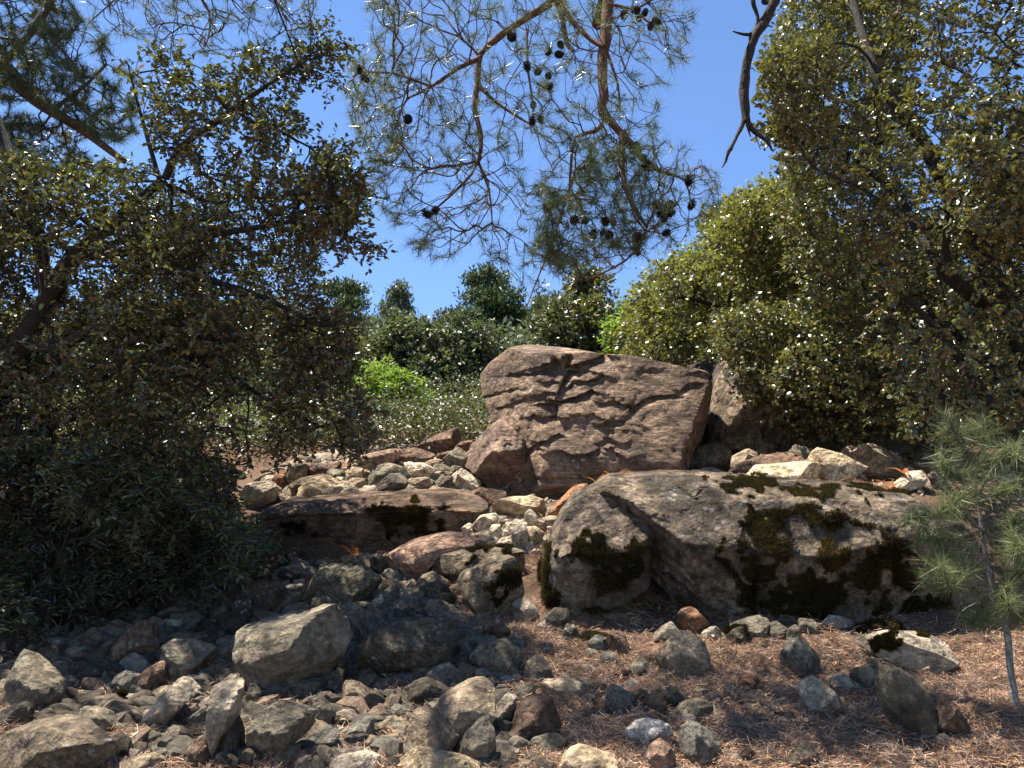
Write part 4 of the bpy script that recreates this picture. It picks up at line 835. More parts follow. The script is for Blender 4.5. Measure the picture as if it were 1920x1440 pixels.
# the evergreen oak filling the left of the picture
Lb = P3(-260, 1120, 5.9); Lb[2] = height(Lb[0], Lb[1])
lim = [limb("-260,1120,5.9 -120,900,5.8 0,715,5.7 50,630,5.6 90,560,5.6 140,480,5.5 210,420,5.4 300,340,5.4", [.11, .1, .08, .06, .03]),
       limb("50,630,5.6 100,655,5.6 160,625,5.5 250,620,5.4 400,690,5.3 520,760,5.2 600,800,5.1", [.05, .04, .02, .01]),
       limb("310,335,5.2 340,275,5.1 400,232,5.0 465,185,4.9 530,140,4.9 580,110,4.9", [.03, .028, .022, .012, .006]),
       limb("140,480,5.5 250,470,5.3 400,440,5.1 520,420,5.0 620,400,4.9", [.045, .035, .02, .008]),
       limb("90,560,5.6 96,660,5.6 90,760,5.6", [.03, .022, .012]), limb("90,560,5.6 60,400,5.7 0,250,5.8 -60,50,5.7 -90,-150,5.2 -40,-350,4.5 150,-450,4.1 350,-400,3.9", [.06, .05, .035, .025, .01]),  # upper bend runs out of view to carry the added shade crown
       limb("250,470,5.3 380,520,5.1 500,560,5.0 600,610,4.9 640,600,4.9", [.03, .022, .014, .006]), limb("-260,1120,5.9 -100,850,6.4 60,700,6.6 200,560,6.6 320,480,6.5", [.08, .06, .03]),
       limb("300,340,5.4 260,200,5.4 240,120,5.4", [.02, .012, .006])]
crown = [("-350,330 0,300 120,300 210,310 300,330 400,320 520,330 640,295 690,370 680,420 600,440 590,520 600,600 520,640 430,740 380,830 250,850 0,860 -350,900", 4.6, 6.9, 10),
         ("250,110 330,100 420,130 560,80 600,110 540,160 560,240 480,300 330,300 260,230", 4.7, 5.6, .8), ("560,50 650,60 640,160 560,150", 4.7, 5.2, .12), ("560,270 660,290 690,400 620,470 560,400", 4.6, 5.3, .3),
         ("560,560 665,600 660,700 640,780 600,840 520,860 500,760", 4.7, 5.5, .6), ("635,690 700,760 690,850 630,840", 4.6, 5.1, .15), ("630,445 712,450 712,462 640,470", 4.6, 4.8, .05),
         ("-350,-500 100,-500 100,0 0,280 -350,300", 5.2, 7, 1.5), ("0,600 430,600 480,860 420,940 0,960", 4.8, 6.0, 1.6), ("-350,330 0,300 230,320 400,430 330,640 0,700 -350,700", 5.2, 7.0, 3.2), ("-700,-750 480,-750 640,-130 -500,-130", 3.1, 4.8, .3)]  # last volume is unseen crown, added overhead to shade the foreground
broadleaf('oak_tree', 'broad evergreen oak with dark glossy leaves and crooked limbs, overhanging the scree', 'tree', Lb, lim, sample_crown(crown, 4700, -.06, 2.1, 1), 'oak_leaf', 'dark_bark', 3, .17, 7, .05, .026, bf=.28, singles=280, droop=.08, rskew=1.2, up=1.3, flat=.33)

# low shrub with long leaves under it
def shrub(name, label, base_px, spec, n, mat, ln, wd, group=None, seed=0, nsprig=3, nleaf=7, slen=.14, up=1., singles=0, cat='shrub', droop=.1, flat=.35, simple=False, barkm='dark_bark', thr=-.3):
    b = P3(*base_px); b[2] = height(b[0], b[1]); P = sample_crown(spec, n, thr, 1.8, seed); c = P.mean(0); g = []
    for k in range(6):
        q = P[rng.integers(len(P))]; g.append(smooth_path([b+rng.normal(size=3)*.04*[1, 1, 0], (b+c)/2+rng.normal(size=3)*.1, c+(q-c)*.6], [.022, .012, .005], .12))
    return broadleaf(name, label, cat, b, g, P, mat, barkm, nsprig, slen, nleaf, ln, wd, droop=droop, up=up, group=group, singles=singles, flat=flat, simple=simple)
shrub('laurel_shrub', 'sprawling dark shrub with long bluish green leaves spilling onto the scree', (90, 1180, 5.2), [("-200,830 120,850 330,900 420,960 490,1010 480,1050 430,1075 380,1110 250,1120 180,1190 60,1215 -200,1240", 4.5, 5.6, 1)], 1200, 'laurel_leaf', .06, .02, seed=2, singles=120, thr=-.1, flat=.3, up=1.6, droop=0)
shrub('leafy_shrub', 'dark broad-leaved shrub between the oak and the flat mossy slab', (400, 1030, 6.4), [("150,830 400,850 440,900 430,960 470,990 540,1030 520,1055 420,1060 200,1060 100,950", 5.9, 6.9, 1)], 520, 'oak_leaf', .055, .026, seed=3)

# right: golden oaks
Rb = P3(2050, 1010, 7.0); Rb[2] = height(Rb[0], Rb[1])
lim = [limb("2050,1010,7.0 1980,800,6.8 1900,600,6.6 1800,400,6.5 1720,250,6.4 1650,150,6.3 1600,0,6.6 1560,-200,6.8", [.13, .11, .08, .06, .04, .02]), limb("1900,600,6.6 1780,520,6.3 1690,380,6.8 1640,330,7.2 1560,260,7.4", [.06, .05, .03, .01]),
       limb("1980,800,6.8 1800,760,6.6 1650,700,7.4 1500,660,7.9 1400,650,8.0", [.05, .04, .025, .008]), limb("1980,800,6.8 1870,700,7.2 1760,600,7.4 1640,560,7.4 1500,520,7.2", [.06, .05, .03, .01]),
       limb("2050,1010,7.0 1900,820,6.4 1820,700,6.2 1760,620,6.0 1700,560,5.9", [.05, .04, .02]), limb("1800,400,6.5 1900,250,6.0 1960,100,5.8 2000,-100,5.8", [.05, .04, .02]), limb("1900,600,6.6 1780,500,5.8 1800,330,5.5 1850,300,5.4", [.04, .025, .01])]
crown = [("1490,-60 1440,110 1480,160 1450,230 1480,330 1450,400 1480,470 1500,600 1460,640 1400,700 1480,740 1560,760 1700,800 1720,-100", 6.9, 8.9, 4.2), ("1640,-600 2400,-600 2400,900 1930,840 1700,800 1620,600 1600,300", 5.4, 8.2, 7.5),
         ("1440,100 1560,80 1560,330 1480,350 1435,220", 5.4, 6.2, .35), ("1340,590 1420,570 1540,600 1560,740 1480,750 1410,740 1400,770 1385,700 1350,660", 7.5, 8.5, 1.0), ("1780,200 1930,190 2100,300 2100,450 1800,420", 4.8, 5.6, .7), ("1500,700 1700,740 1760,860 1600,840 1450,790", 7.4, 8.4, .6)]
broadleaf('golden_oak', 'tall golden oak with small round glossy leaves, right of the huge boulder', 'tree', Rb, lim, sample_crown(crown, 7600, -.2, 2.0, 4), 'golden_leaf', 'dark_bark', 3, .15, 8, .047, .036, bf=.25, singles=280, droop=.1)
Mb = P3(1500, 720, 10.5); Mb[2] = height(Mb[0], Mb[1])
lim = [limb("1500,720,10.5 1480,600,10.4 1440,500,10.2 1400,440,10.1", [.09, .07, .04, .02]), limb("1490,650,10.5 1400,600,10.2 1300,560,9.9 1230,560,9.8", [.06, .04, .015]), limb("1480,600,10.4 1520,480,10.6 1540,400,10.6", [.05, .03, .015])]
broadleaf('golden_oak', 'rounded yellow-green oak behind the huge brown boulder', 'tree', Mb, lim, sample_crown([("1520,330 1440,345 1340,400 1310,470 1240,500 1190,560 1180,640 1200,690 1350,710 1500,730 1620,700 1620,400", 8.9, 12, 1)], 2800, 0., 1.5, 5), 'sunny_leaf', 'dark_bark', 3, .26, 8, .062, .045, bf=.25, r0=.004)

# ------------------------------------------------------------------ bushes and far trees
def bush(name, label, px, py, Y, rad, n, mat, ln, wd, cat='bush', group=None, barkm='dark_bark', simple=True, nsprig=3, nleaf=6, slen=.25, lump=.35, ground_to=True, flat=.45, droop=.05, seed=0):
    c = P3(px, py, Y); b = c.copy(); b[2] = height(c[0], c[1]); rad = np.array(rad, float)
    u = norm(rng.normal(size=(n*2, 3))); r_ = rng.uniform(.35, 1, (n*2, 1))**.45; lumps = 1+lump*fbm(u*2.1+seed*5+px*.01, 3)[:, None]*1.8
    P = c+u*rad*r_*lumps; P = P[P[:, 2] > height(P[:, 0], P[:, 1])+.1][:n]; g = []
    for k in range(7):
        q = c+norm(rng.normal(size=3)+[0, 0, .6])*rad*.6; g.append(smooth_path([b, b+(c-b)*.5+rng.normal(size=3)*.12*rad, q], [.05*rad[0], .03*rad[0], .01*rad[0]], .3))
    return broadleaf(name, label, cat, b, g, P, mat, barkm, nsprig, slen, nleaf, ln, wd, simple=simple, group=group, flat=flat, droop=droop, r0=.006, twig=False)
bush('bush', 'dense grey-green rounded bush left of the huge boulder', 812, 712, 13.6, (1.1, 1.0, 1.15), 1200, 'grey_leaf', .1, .055, slen=.2, seed=1)
bush('bush', 'grey-green bush under the small far pines', 690, 725, 14.6, (.95, .9, .85), 700, 'grey_leaf', .1, .055, seed=2)
bush('bush', 'small grey bush touching the top corner of the huge boulder', 905, 700, 15, (.65, .8, .65), 380, 'grey_leaf', .1, .055, seed=3)
bush('bush', 'bright green bush catching the sun behind the talus', 745, 780, 11.3, (.56, .5, .62), 560, 'bright_leaf', .075, .03, slen=.14, seed=4)
bush('bush', 'yellow-green bush climbing behind the oak tips', 700, 745, 11.9, (.38, .4, .5), 330, 'bright_leaf', .075, .03, slen=.14, seed=8)
bush('bush', 'small bright green bush beside the grey-green rounded one', 838, 795, 11.2, (.4, .35, .33), 340, 'bright_leaf', .07, .03, slen=.12, seed=5)
bush('bush', 'tiny bright green tuft at the edge of the huge boulder', 893, 800, 10.9, (.14, .15, .14), 70, 'bright_leaf', .06, .03, slen=.08, seed=6)
for k, (px, py, Y, rx, rz, lab, mt) in enumerate([(600, 730, 12.5, .95, 1.2, 'olive bush seen through the tips of the oak', 'golden_leaf'), (480, 780, 11.5, .9, 1.0, 'dark undergrowth bush behind the talus edge', 'grey_leaf'), (340, 700, 13, 1.3, 1.4, 'large shaded bush deep behind the oak canopy', 'golden_leaf'),
        (180, 760, 12, 1.2, 1.3, 'pale green bush glimpsed through the oak limbs', 'grey_leaf'), (20, 720, 12.5, 1.4, 1.5, 'sunlit bush behind the oak trunk', 'golden_leaf'), (500, 640, 16, 1.3, 1.1, 'grey bush further up behind the oak tips', 'grey_leaf'), (640, 835, 11, .5, .35, 'low dark green bush right behind the talus crest', 'oak_leaf'), (560, 860, 10.4, .5, .3, 'low dark bush at the shaded end of the talus', 'oak_leaf')]):
    bush('bush', lab, px, py, Y, (rx, rx*.9, rz), int(330*rx*rz)+120, mt, .09, .05, seed=10+k)
bush('oak_tree', 'dark green oak standing directly behind the crest of the huge boulder', 1090, 620, 17, (.95, 1, .8), 560, 'oak_leaf', .12, .06, cat='tree', seed=20, lump=.6)
bush('oak_tree', 'pointed dark green oak top rising over the huge boulder', 1098, 560, 17.3, (.42, .5, .75), 300, 'oak_leaf', .12, .06, cat='tree', seed=21, lump=.6)
bush('bush', 'light yellow-green bush between the two oaks behind the boulder', 1190, 625, 15, (.5, .6, .5), 260, 'bright_leaf', .1, .05, seed=22)
for k, (px, py, Y, rx, rz, lab) in enumerate([(1290, 640, 14, 1.2, .9, 'olive bush filling the slope behind the pale spire'), (1450, 560, 15, 1.6, 1.6, 'tall olive bush between the two golden oaks'), (1650, 600, 13, 1.7, 1.8, 'shaded bush deep behind the golden oak'), (1850, 560, 13, 1.7, 2.2, 'dark bush at the photo edge behind the golden oak'), (1750, 760, 10.5, 1.3, .9, 'low shaded bush behind the ledge'), (1480, 740, 11.5, .8, .6, 'low bush on top of the shaded boulder')]):
    bush('bush', lab, px, py, Y, (rx, rx*.8, rz), int(260*rx*rz)+100, 'golden_leaf', .1, .06, seed=30+k)
def pine_far(label, px, top, bot, Y, layers, mat='far_pine', sz=.26, n=20, seed=0):
    """pine with a bare trunk and flat foliage tiers"""
    T = P3(px, top, Y); B = P3(px, bot, Y); b = B.copy(); b[2] = height(b[0], b[1]); e = empty('pine_tree', b, label=label, category='tree'); e['group'] = 'pines on the skyline'
    r_ = np.random.default_rng(seed); tr = smooth_path([b, (b+T)/2+r_.normal(size=3)*.15, T], [.22, .14, .04], .5); lv = [polytube(tr[0], tr[1], 8, seed)]; cl = []
    for (lx, ly, w, h, k_) in layers:
        w *= 1.45; h *= 1.2; c = P3(lx, ly, Y+r_.uniform(-.8, .8)); m = Y/FPX*1.03
        s0 = tr[0][np.argmin(np.abs(tr[0][:, 2]-(c[2]-h*m*.7)))]; lv.append(polytube(*smooth_path([s0, (s0+c)/2+[0, 0, -.1], c], [.06, .04, .02], .3), 6, seed))
        q = norm(r_.normal(size=(k_, 3)))*r_.uniform(.2, 1, (k_, 1))**.5*[w*m, w*m*.9, h*m]; cl.append(c+q)
    part('trunk', join(lv), e, M['dark_bark'], smooth=True); cl = np.vstack(cl); N = len(cl)
    base = np.repeat(cl, n, 0)+rng.normal(size=(N*n, 3))*[.14, .14, .07]; d = norm(rng.normal(size=(N*n, 3))+[0, 0, .8]); nr = norm(rng.normal(size=(N*n, 3))+[0, 0, .6])
    V, F = leaves_geo(base, d, nr, sz*rng.uniform(.5, 1, N*n), sz*.26*np.ones(N*n), True); part('crown', (V, F), e, M[mat], rnd=rng.random(N*n), stuff=True)
pine_far('tall pine with two-part crown rising behind the huge boulder', 915, 505, 660, 27, [(915, 530, 35, 22, 90), (895, 560, 22, 14, 40), (940, 565, 28, 22, 80), (870, 600, 34, 14, 90), (935, 605, 45, 18, 120), (905, 630, 50, 16, 110), (965, 630, 40, 22, 90), (950, 590, 30, 14, 50)], seed=1)
pine_far('slim greyish pine alone against the sky', 748, 535, 690, 34, [(748, 552, 13, 18, 60), (745, 585, 24, 22, 100), (752, 615, 24, 22, 100), (742, 645, 30, 20, 110)], 'grey_leaf', seed=2)
pine_far('dark flat-topped pine beside the oak tips', 645, 535, 690, 30, [(645, 545, 32, 14, 90), (662, 572, 22, 8, 40), (640, 600, 30, 20, 90), (655, 630, 28, 20, 90)], seed=3)
pine_far('low greyish pine between the flat-topped and the slim one', 695, 600, 690, 33, [(695, 620, 28, 18, 90), (690, 650, 36, 18, 100)], 'grey_leaf', seed=4)
pine_far('small pine peeping over the oak right of the tall pine', 1030, 560, 680, 30, [(1030, 575, 26, 16, 70), (1020, 605, 34, 18, 90), (1040, 635, 36, 18, 90)], 'grey_leaf', seed=5)
pine_far('pine crown peeping over the yellow-green oak', 1395, 365, 600, 30, [(1395, 385, 40, 18, 90), (1370, 420, 50, 26, 110)], seed=6)

# leafy ground cover between the talus and the bushes
def cover(name, label, x0, x1, y0, y1, n, mat, ln, wd, hgt):
    q = np.stack([rng.uniform(x0, x1, n), rng.uniform(y0, y1, n)], 1); X_ = (q[:, 0]-960)/FPX*q[:, 1]; C_ = np.stack([X_, q[:, 1], height(X_, q[:, 1])], 1); C_ = C_[(fbm(C_*1.1, 3) > -.25)]; k_ = 22
    b_ = np.repeat(C_, k_, 0)+rng.normal(size=(len(C_)*k_, 3))*[.16, .16, 0]; b_[:, 2] += rng.random(len(b_))*hgt*(1+.8*fbm(b_*1.5, 2))
    V, F = leaves_geo(b_, rng.normal(size=b_.shape), norm(rng.normal(size=b_.shape)+[0, 0, 1.2]), ln*rng.uniform(.6, 1.1, len(b_)), wd*rng.uniform(.7, 1.1, len(b_)), True)
    new_obj(name, mesh_np(name, V, F, rnd=rng.random(len(F))), mat=M[mat], kind='stuff', label=label)
cover('ground_cover', 'dark leafy undergrowth between the talus and the bushes', -250, 920, 9.15, 14, 2400, 'grey_leaf', .065, .03, .38)
cover('ground_cover', 'dark low plants fringing the top of the talus', -300, 915, 8.9, 10.8, 1500, 'oak_leaf', .055, .028, .42)
cover('ground_cover', 'shaded undergrowth on the slope under the golden oaks', 1250, 2300, 9.2, 14, 1500, 'oak_leaf', .07, .04, .4)
# undergrowth covering the hill: nobody could count it
N = 5200; q = np.stack([rng.uniform(-200, 2120, N), rng.uniform(17, 60, N)], 1); q = q[(rng.random(N) < .9)]
X_ = (q[:, 0]-960)/FPX*q[:, 1]; Z_ = height(X_, q[:, 1]); C_ = np.stack([X_, q[:, 1], Z_], 1); k_ = 16; b_ = np.repeat(C_, k_, 0)+rng.normal(size=(len(C_)*k_, 3))*[.5, .5, .35]; b_[:, 2] += .3
V, F = leaves_geo(b_, rng.normal(size=b_.shape), norm(rng.normal(size=b_.shape)+[0, 0, 1]), rng.uniform(.15, .3, len(b_)), rng.uniform(.08, .16, len(b_)), True)
o = new_obj('undergrowth', mesh_np('undergrowth', V, F, rnd=rng.random(len(F))), mat=M['grey_leaf'], kind='stuff', label='bushy undergrowth covering the far hillside')
# ------------------------------------------------------------------ pines overhead
def needles_at(ends, dirs, nper, ln, spread=.75, back=.12, wid=.0016, drop=0.):
    n = len(ends); b = np.repeat(ends, nper, 0); D = np.repeat(norm(dirs), nper, 0); b = b-D*rng.uniform(0, back, (len(b), 1))
    d = norm(D*rng.uniform(.3, 1.1, (len(b), 1))+rng.normal(size=b.shape)*spread+[0, 0, -drop]); nr = norm(rng.normal(size=b.shape)); L = ln*rng.uniform(.6, 1.1, len(b))[:, None]; s = norm(np.cross(d, nr))*wid
    mid = b+d*L*.5+nr*L*.03; V = np.stack([b-s, b+s, mid+s, mid-s, b+d*L], 1).reshape(-1, 3); o = np.arange(len(b))[:, None]*5
    F4 = o+[0, 1, 2, 3]; F3 = o+[3, 2, 4, 4]; F = np.stack([F4, F3], 1).reshape(-1, 4)
    F = np.where(F == F, F, F); return V, F, len(b)
def needle_geo(ends, dirs, nper, ln, spread=.75, back=.12, wid=.0016, drop=0.):
    """two-segment slender blades (triangles only)"""
    b = np.repeat(ends, nper, 0); D = np.repeat(norm(dirs), nper, 0); b = b-D*rng.uniform(0, back, (len(b), 1))
    d = norm(D*rng.uniform(.3, 1.1, (len(b), 1))+rng.normal(size=b.shape)*spread+[0, 0, -drop]); nr = norm(rng.normal(size=b.shape)); L = ln*rng.uniform(.6, 1.1, len(b))[:, None]; s = norm(np.cross(d, nr))*wid
    V = np.stack([b-s, b+s, b+d*L+nr*L*.06], 1).reshape(-1, 3); return V, np.arange(len(V)).reshape(-1, 3), len(b)
def pine_boughs(label, loc, limbs, specs, n, seed, bf=.42, nper=34, ln=.1, thr=-.25, mat='needle', wig=.2, group=None, back=.1, r0=.0021, wid=.0016, name='pine_tree', barkm='pine_bark', spread=.7):
    e = empty(name, loc, label=label, category='tree')
    if group: e['group'] = group
    part('trunk', join([polytube(p_, r_, 10, k, .16) for k, (p_, r_) in enumerate(limbs)]), e, M[barkm], smooth=True)
    P = sample_crown(specs, n, thr, 1.4, seed); X, PAR, C, ng = grow([l[0] for l in limbs], P, bf)
    part('twigs', twig_mesh(X, PAR, C, ng, r0=r0, wig=wig, ex=.4, sub=4), e, M[barkm], stuff=True)
    tips = np.nonzero(C[ng:] <= 1.5)[0]+ng; others = np.nonzero((C[ng:] > 1.5) & (C[ng:] < 4))[0]+ng; others = others[rng.random(len(others)) < .35]
    idx = np.concatenate([tips, others]); dirs = norm(X[idx]-X[PAR[idx]])+[0, 0, .1]
    V, F, m = needle_geo(X[idx], dirs, nper, ln, wid=wid, back=back, spread=spread); part('foliage', (V, F), e, M[mat], rnd=rng.random(m), stuff=True)
    return e, X, ng
H = lambda s: [(a/2.4+600, b/2.4) for a, b in pts(s)]
PS = .84
def hl(s, Ys, Rs):
    a = np.array(H(s)); Y = PS*np.interp(np.linspace(0, 1, len(a)), np.linspace(0, 1, len(Ys)), Ys); P = P3(a[:, 0], a[:, 1], Y); R = np.interp(np.linspace(0, 1, len(P)), np.linspace(0, 1, len(Rs)), Rs)
    return smooth_path(P, R, .08)
root = np.array([2.6, -1.8, 0.]); root[2] = height(root[:1], root[1:2])[0]; top = P3(H("1310,-150")[0][0], -150/2.4, 5.2*PS)
fork = root+[0, .3, 9.5]
lim = [smooth_path([root, root+[0, 0, 4], fork, fork+[.2, 0, 4]], [.24, .2, .14, .06], .3), smooth_path([fork-[0, 0, 1.5], (fork+top)/2+[0, 0, .9], top, P3(1141, 0, 5.1*PS)], [.1, .07, .045, .036], .15),
       hl("1300,0 1288,100 1280,200 1268,300 1276,430 1270,500 1320,560 1400,650 1450,712 1530,770 1600,790", [5.1, 5.0, 4.9], [.036, .034, .026, .018, .008]), hl("1360,600 1360,760 1380,860 1430,960 1470,1020", [4.95, 4.8], [.02, .009]),
       smooth_path([top, P3(1080, -60, 5.4*PS), P3(1044, 0, 5.4*PS)], [.04, .034, .03], .1), hl("1066,0 980,50 900,100 800,170 720,250 710,380 695,480 722,600 712,730 640,830 520,940", [5.4, 5.3, 5.1], [.028, .022, .016, .006]),
       hl("1066,0 1090,80 1110,190 1140,230", [5.4, 5.4], [.022, .014]), hl("720,390 780,450 880,520 950,560", [5.3, 5.1], [.013, .006]), hl("712,730 760,850 775,1000", [5.2, 5.1], [.01, .004]), hl("1270,560 1240,590 1150,620 1130,740 1120,900", [5.0, 5.0], [.016, .006]),
       hl("1470,1040 1410,1140 1330,1200 1200,1260", [4.8, 4.7], [.008, .004]), hl("720,260 620,310 500,390 400,440", [5.3, 5.0], [.016, .006]), hl("500,390 330,330 220,325 185,320", [5.1, 4.9], [.009, .004]), hl("1280,210 1220,180 1130,90 1090,20", [5.0, 5.2], [.014, .018]),
       hl("1290,230 1340,380 1350,500", [4.95, 4.9], [.01, .005]), hl("1140,800 1040,1100 980,1250 930,1380", [5.0, 4.8], [.008, .003]), hl("930,130 935,300 958,470 958,540", [5.3, 5.2], [.008, .005]), hl("1530,770 1640,810 1670,920", [4.9, 4.9], [.008, .004]), hl("1300,20 1400,40 1480,100 1530,100", [5.0, 4.9], [.01, .005])]
ext = P3(1000, -500, 6.2); lim.append(smooth_path([fork, (fork+ext)/2+[0, 0, .6], ext, P3(700, -350, 6.5)], [.08, .05, .03, .015], .2)); ext2 = P3(1500, -450, 5.5); lim.append(smooth_path([fork, ext2, P3(1750, -300, 5.4)], [.07, .03, .015], .2))
specs = [("640,-60 1290,-60 1310,40 1290,120 1240,190 1230,260 1280,260 1350,330 1350,400 1300,440 1230,480 1150,520 1060,500 1000,560 960,520 880,480 800,490 760,470 700,360 680,270 640,200 650,120 740,40", 3.8, 4.8, 10),
         ("1120,240 1240,280 1260,400 1220,460 1040,520 1000,420 1080,330", 3.85, 4.45, 3), ("960,330 1050,350 1060,500 970,470", 3.8, 4.1, .8), ("640,120 760,90 780,330 680,300", 3.85, 4.45, 1), ("640,-400 1900,-400 1800,-60 700,-60", 4.2, 6.2, 3), ("-100,-700 1900,-700 1900,-400 -100,-400", 5, 7.5, 2.5),
         ("660,-60 800,-60 780,50 700,60", 3.9, 4.4, .4)]
pine, X, ng = pine_boughs('pine hanging its cone-laden boughs down across the sky', root, lim, specs, 3900, 3, bf=.5, nper=34, ln=.088, thr=-.3, r0=.0015, wid=.0013)
def cone_mesh():
    V = []; F = []; n = 0; g = math.pi*(3-5**.5)
    for k in range(46):
        t = k/45; y = (t-.5)*2; r_ = math.sqrt(max(0, 1-y*y))*.8+.12; a = k*g; d = np.array([math.cos(a), math.sin(a), .25]); s = np.array([-math.sin(a), math.cos(a), 0]); c = np.array([0, 0, -y*1.15])
        V += [c+d*r_*.45-s*.1, c+d*r_*.45+s*.1, c+d*r_+s*.26+[0, 0, .05], c+d*r_*1.15+[0, 0, .22], c+d*r_-s*.26+[0, 0, .05], c+d*r_*.8-[0, 0, .12]]
        F += [[n, n+1, n+2, n+4], [n+4, n+2, n+3, n+3], [n, n+4, n+5, n+5], [n+1, n+5, n+2, n+2], [n+5, n+4, n+3, n+2]]; n += 6
    import bmesh
    bm = bmesh.new(); vs = [bm.verts.new(v) for v in V]
    for f in F:
        try: bm.faces.new([vs[i] for i in dict.fromkeys(f)])
        except ValueError: pass
    bmesh.ops.create_icosphere(bm, subdivisions=2, radius=.72, matrix=Matrix.Diagonal((1, 1, 1.25, 1)))
    me = bpy.data.meshes.new('cone'); bm.to_mesh(me); bm.free(); me.materials.append(M['cone']); return me
cm = cone_mesh(); cones = H("1367,72 1418,48 1435,84 1460,62 1518,98 1487,120 865,168 1025,235 1085,205 1080,245 933,303 978,325 1028,343 1032,392 960,476 955,548 992,540 395,540 178,315 207,357 483,965 515,950 1022,942 1285,1002 1322,1002 1232,1058 1272,1048 1298,1062 1318,1102 1424,1070 1430,1134 1554,1050 1658,818 1671,925 1517,925 1568,925 1577,962 1535,960 1545,985 1424,657 1450,712 1465,740 1142,995 1192,995")
W_ = X[ng:]; pxx, pyy, zz = project(W_)
for k, (cx_, cy_) in enumerate(cones):
    i = int(np.argmin(np.hypot(pxx-cx_, pyy-cy_)+8*np.abs(zz-4.3))); Yc = W_[i][1]; P = P3(cx_, cy_, Yc); o = new_obj('cone', cm, pine); s_ = .0245*rng.uniform(.85, 1.12); o.scale = (s_,)*3
    o.rotation_euler = rng.uniform(-.9, .9, 3)*[1, 1, 3]; o.location = Vector(P)-Vector(pine.location)
# pine at the upper left, behind the oak
b = P3(-500, 900, 8.5); b[2] = height(b[0], b[1]); L1 = lambda s: [(a/2.743, c/2.743) for a, c in pts(s)]
a = np.array(L1("-1100,100 -500,200 0,340 100,450 250,560 400,650 520,740 640,830")); bough = smooth_path(P3(a[:, 0], a[:, 1], np.linspace(8.2, 7.4, len(a))), np.linspace(.1, .03, len(a)), .15)
lim = [smooth_path([b, P3(-420, 500, 8.4), P3(-400, 40, 8.3), P3(-380, -300, 8.3)], [.2, .17, .12, .06], .3), bough, limb("0,124,7.9 60,60,7.7 100,0,7.6 130,-80,7.6", [.04, .03, .015]), limb("100,205,7.7 160,160,7.5 200,120,7.4", [.025, .012]), limb("-100,95,8.2 -40,180,8 20,250,7.9 60,300,7.8", [.03, .012])]
pine_boughs('shaggy pine with a thick slanting bough above the oak', b, lim, [("-300,-300 120,-200 140,20 190,60 240,110 260,180 250,270 150,250 60,190 -300,160", 6.9, 8.3, 8), ("-250,180 120,220 180,320 0,330 -250,330", 7.4, 8.4, 1.6), ("-300,-600 500,-600 300,-250 -300,-250", 7, 8.5, 2)], 3300, 8, bf=.35, nper=90, ln=.14, back=.22, wid=.0026, thr=-.25, r0=.003, spread=.55)
b = P3(300, -900, 5.0); root3 = np.array([-3.2, -2.2, 0]); root3[2] = height(root3[:1], root3[1:2])[0]
a = np.array(L1("1040,-120 1040,0 1075,60 1080,150 1060,230")); lim = [smooth_path([root3, root3+[0, .2, 5], root3+[.3, .8, 9]], [.2, .17, .09], .3), smooth_path([root3+[.2, .5, 7.5], P3(420, -300, 5.4), P3(380, -40, 5.4)], [.06, .03, .014], .2), smooth_path(P3(a[:, 0], a[:, 1], np.full(len(a), 5.4)), np.linspace(.014, .005, len(a)), .08), limb("400,-150,5.4 250,-30,5.4 170,40,5.4", [.012, .004]), limb("400,-150,5.4 500,-20,5.3 560,50,5.3", [.012, .004])]
pine_boughs('pine branch tips hanging in from above between oak and sky', root3, lim, [("140,-80 600,-80 590,60 540,90 420,110 300,95 230,75 170,50", 4.9, 5.9, 4), ("100,-500 900,-500 700,-80 100,-80", 5, 7, 4.5)], 1100, 9, bf=.45, nper=26, ln=.1, thr=-.3)

# dead bare bough right of the pine
L3 = lambda s: [(a/2.743+1220, c/2.743) for a, c in pts(s)]
def dl(s, Y, Rs): a = np.array(L3(s)); return smooth_path(P3(a[:, 0], a[:, 1], np.full(len(a), Y)), np.interp(np.linspace(0, 1, len(a)), np.linspace(0, 1, len(Rs)), Rs), .04)
dr = np.array([3.4, .6, 0.]); dr[2] = height(dr[:1], dr[1:2])[0]; e = empty('dead_pine', dr, label='bare dead bough with broken stubs hanging against the sky beside the golden oak', category='dead tree')
st = P3(1460, -60, 4.7)
part('trunk', join([polytube(*smooth_path([dr, dr+[.1, .1, 4], dr+[0, .3, 7.5]], [.17, .14, .08], .3), 10, 1), polytube(*smooth_path([dr+[0, .25, 6.8], (dr+[0, .25, 6.8]+st)/2+[0, 0, .4], st, P3(1455, 0, 4.7)], [.07, .05, .034, .031], .2), 10, 2)]), e, M['dark_bark'], smooth=True)
part('bough', join([polytube(*dl("640,0 612,60 580,120 545,170 522,230 500,300 488,370 480,500 486,560 490,625", 4.7, [.031, .034, .03, .033, .027]), 12, 3, .25)]), e, M['dark_bark'], smooth=True)
for q, (s_, R_) in enumerate([("485,600 470,650 450,690 430,730 412,765 400,780 385,830 368,862", [.016, .012, .014, .004]), ("492,610 520,665 560,700 600,730 625,775", [.017, .012, .006]), ("495,640 505,680 515,705", [.01, .003]), ("535,680 548,720 565,772", [.006, .002]), ("518,-60 530,30 550,85 545,140 530,165 500,178 460,172 422,160", [.016, .014, .012, .004]), ("585,120 605,132 628,140", [.008, .003]), ("530,165 518,200 520,215", [.01, .004])]):
    part('stub', polytube(*dl(s_, 4.7, R_), 8, 10+q, .3), e, M['dark_bark'], smooth=True)

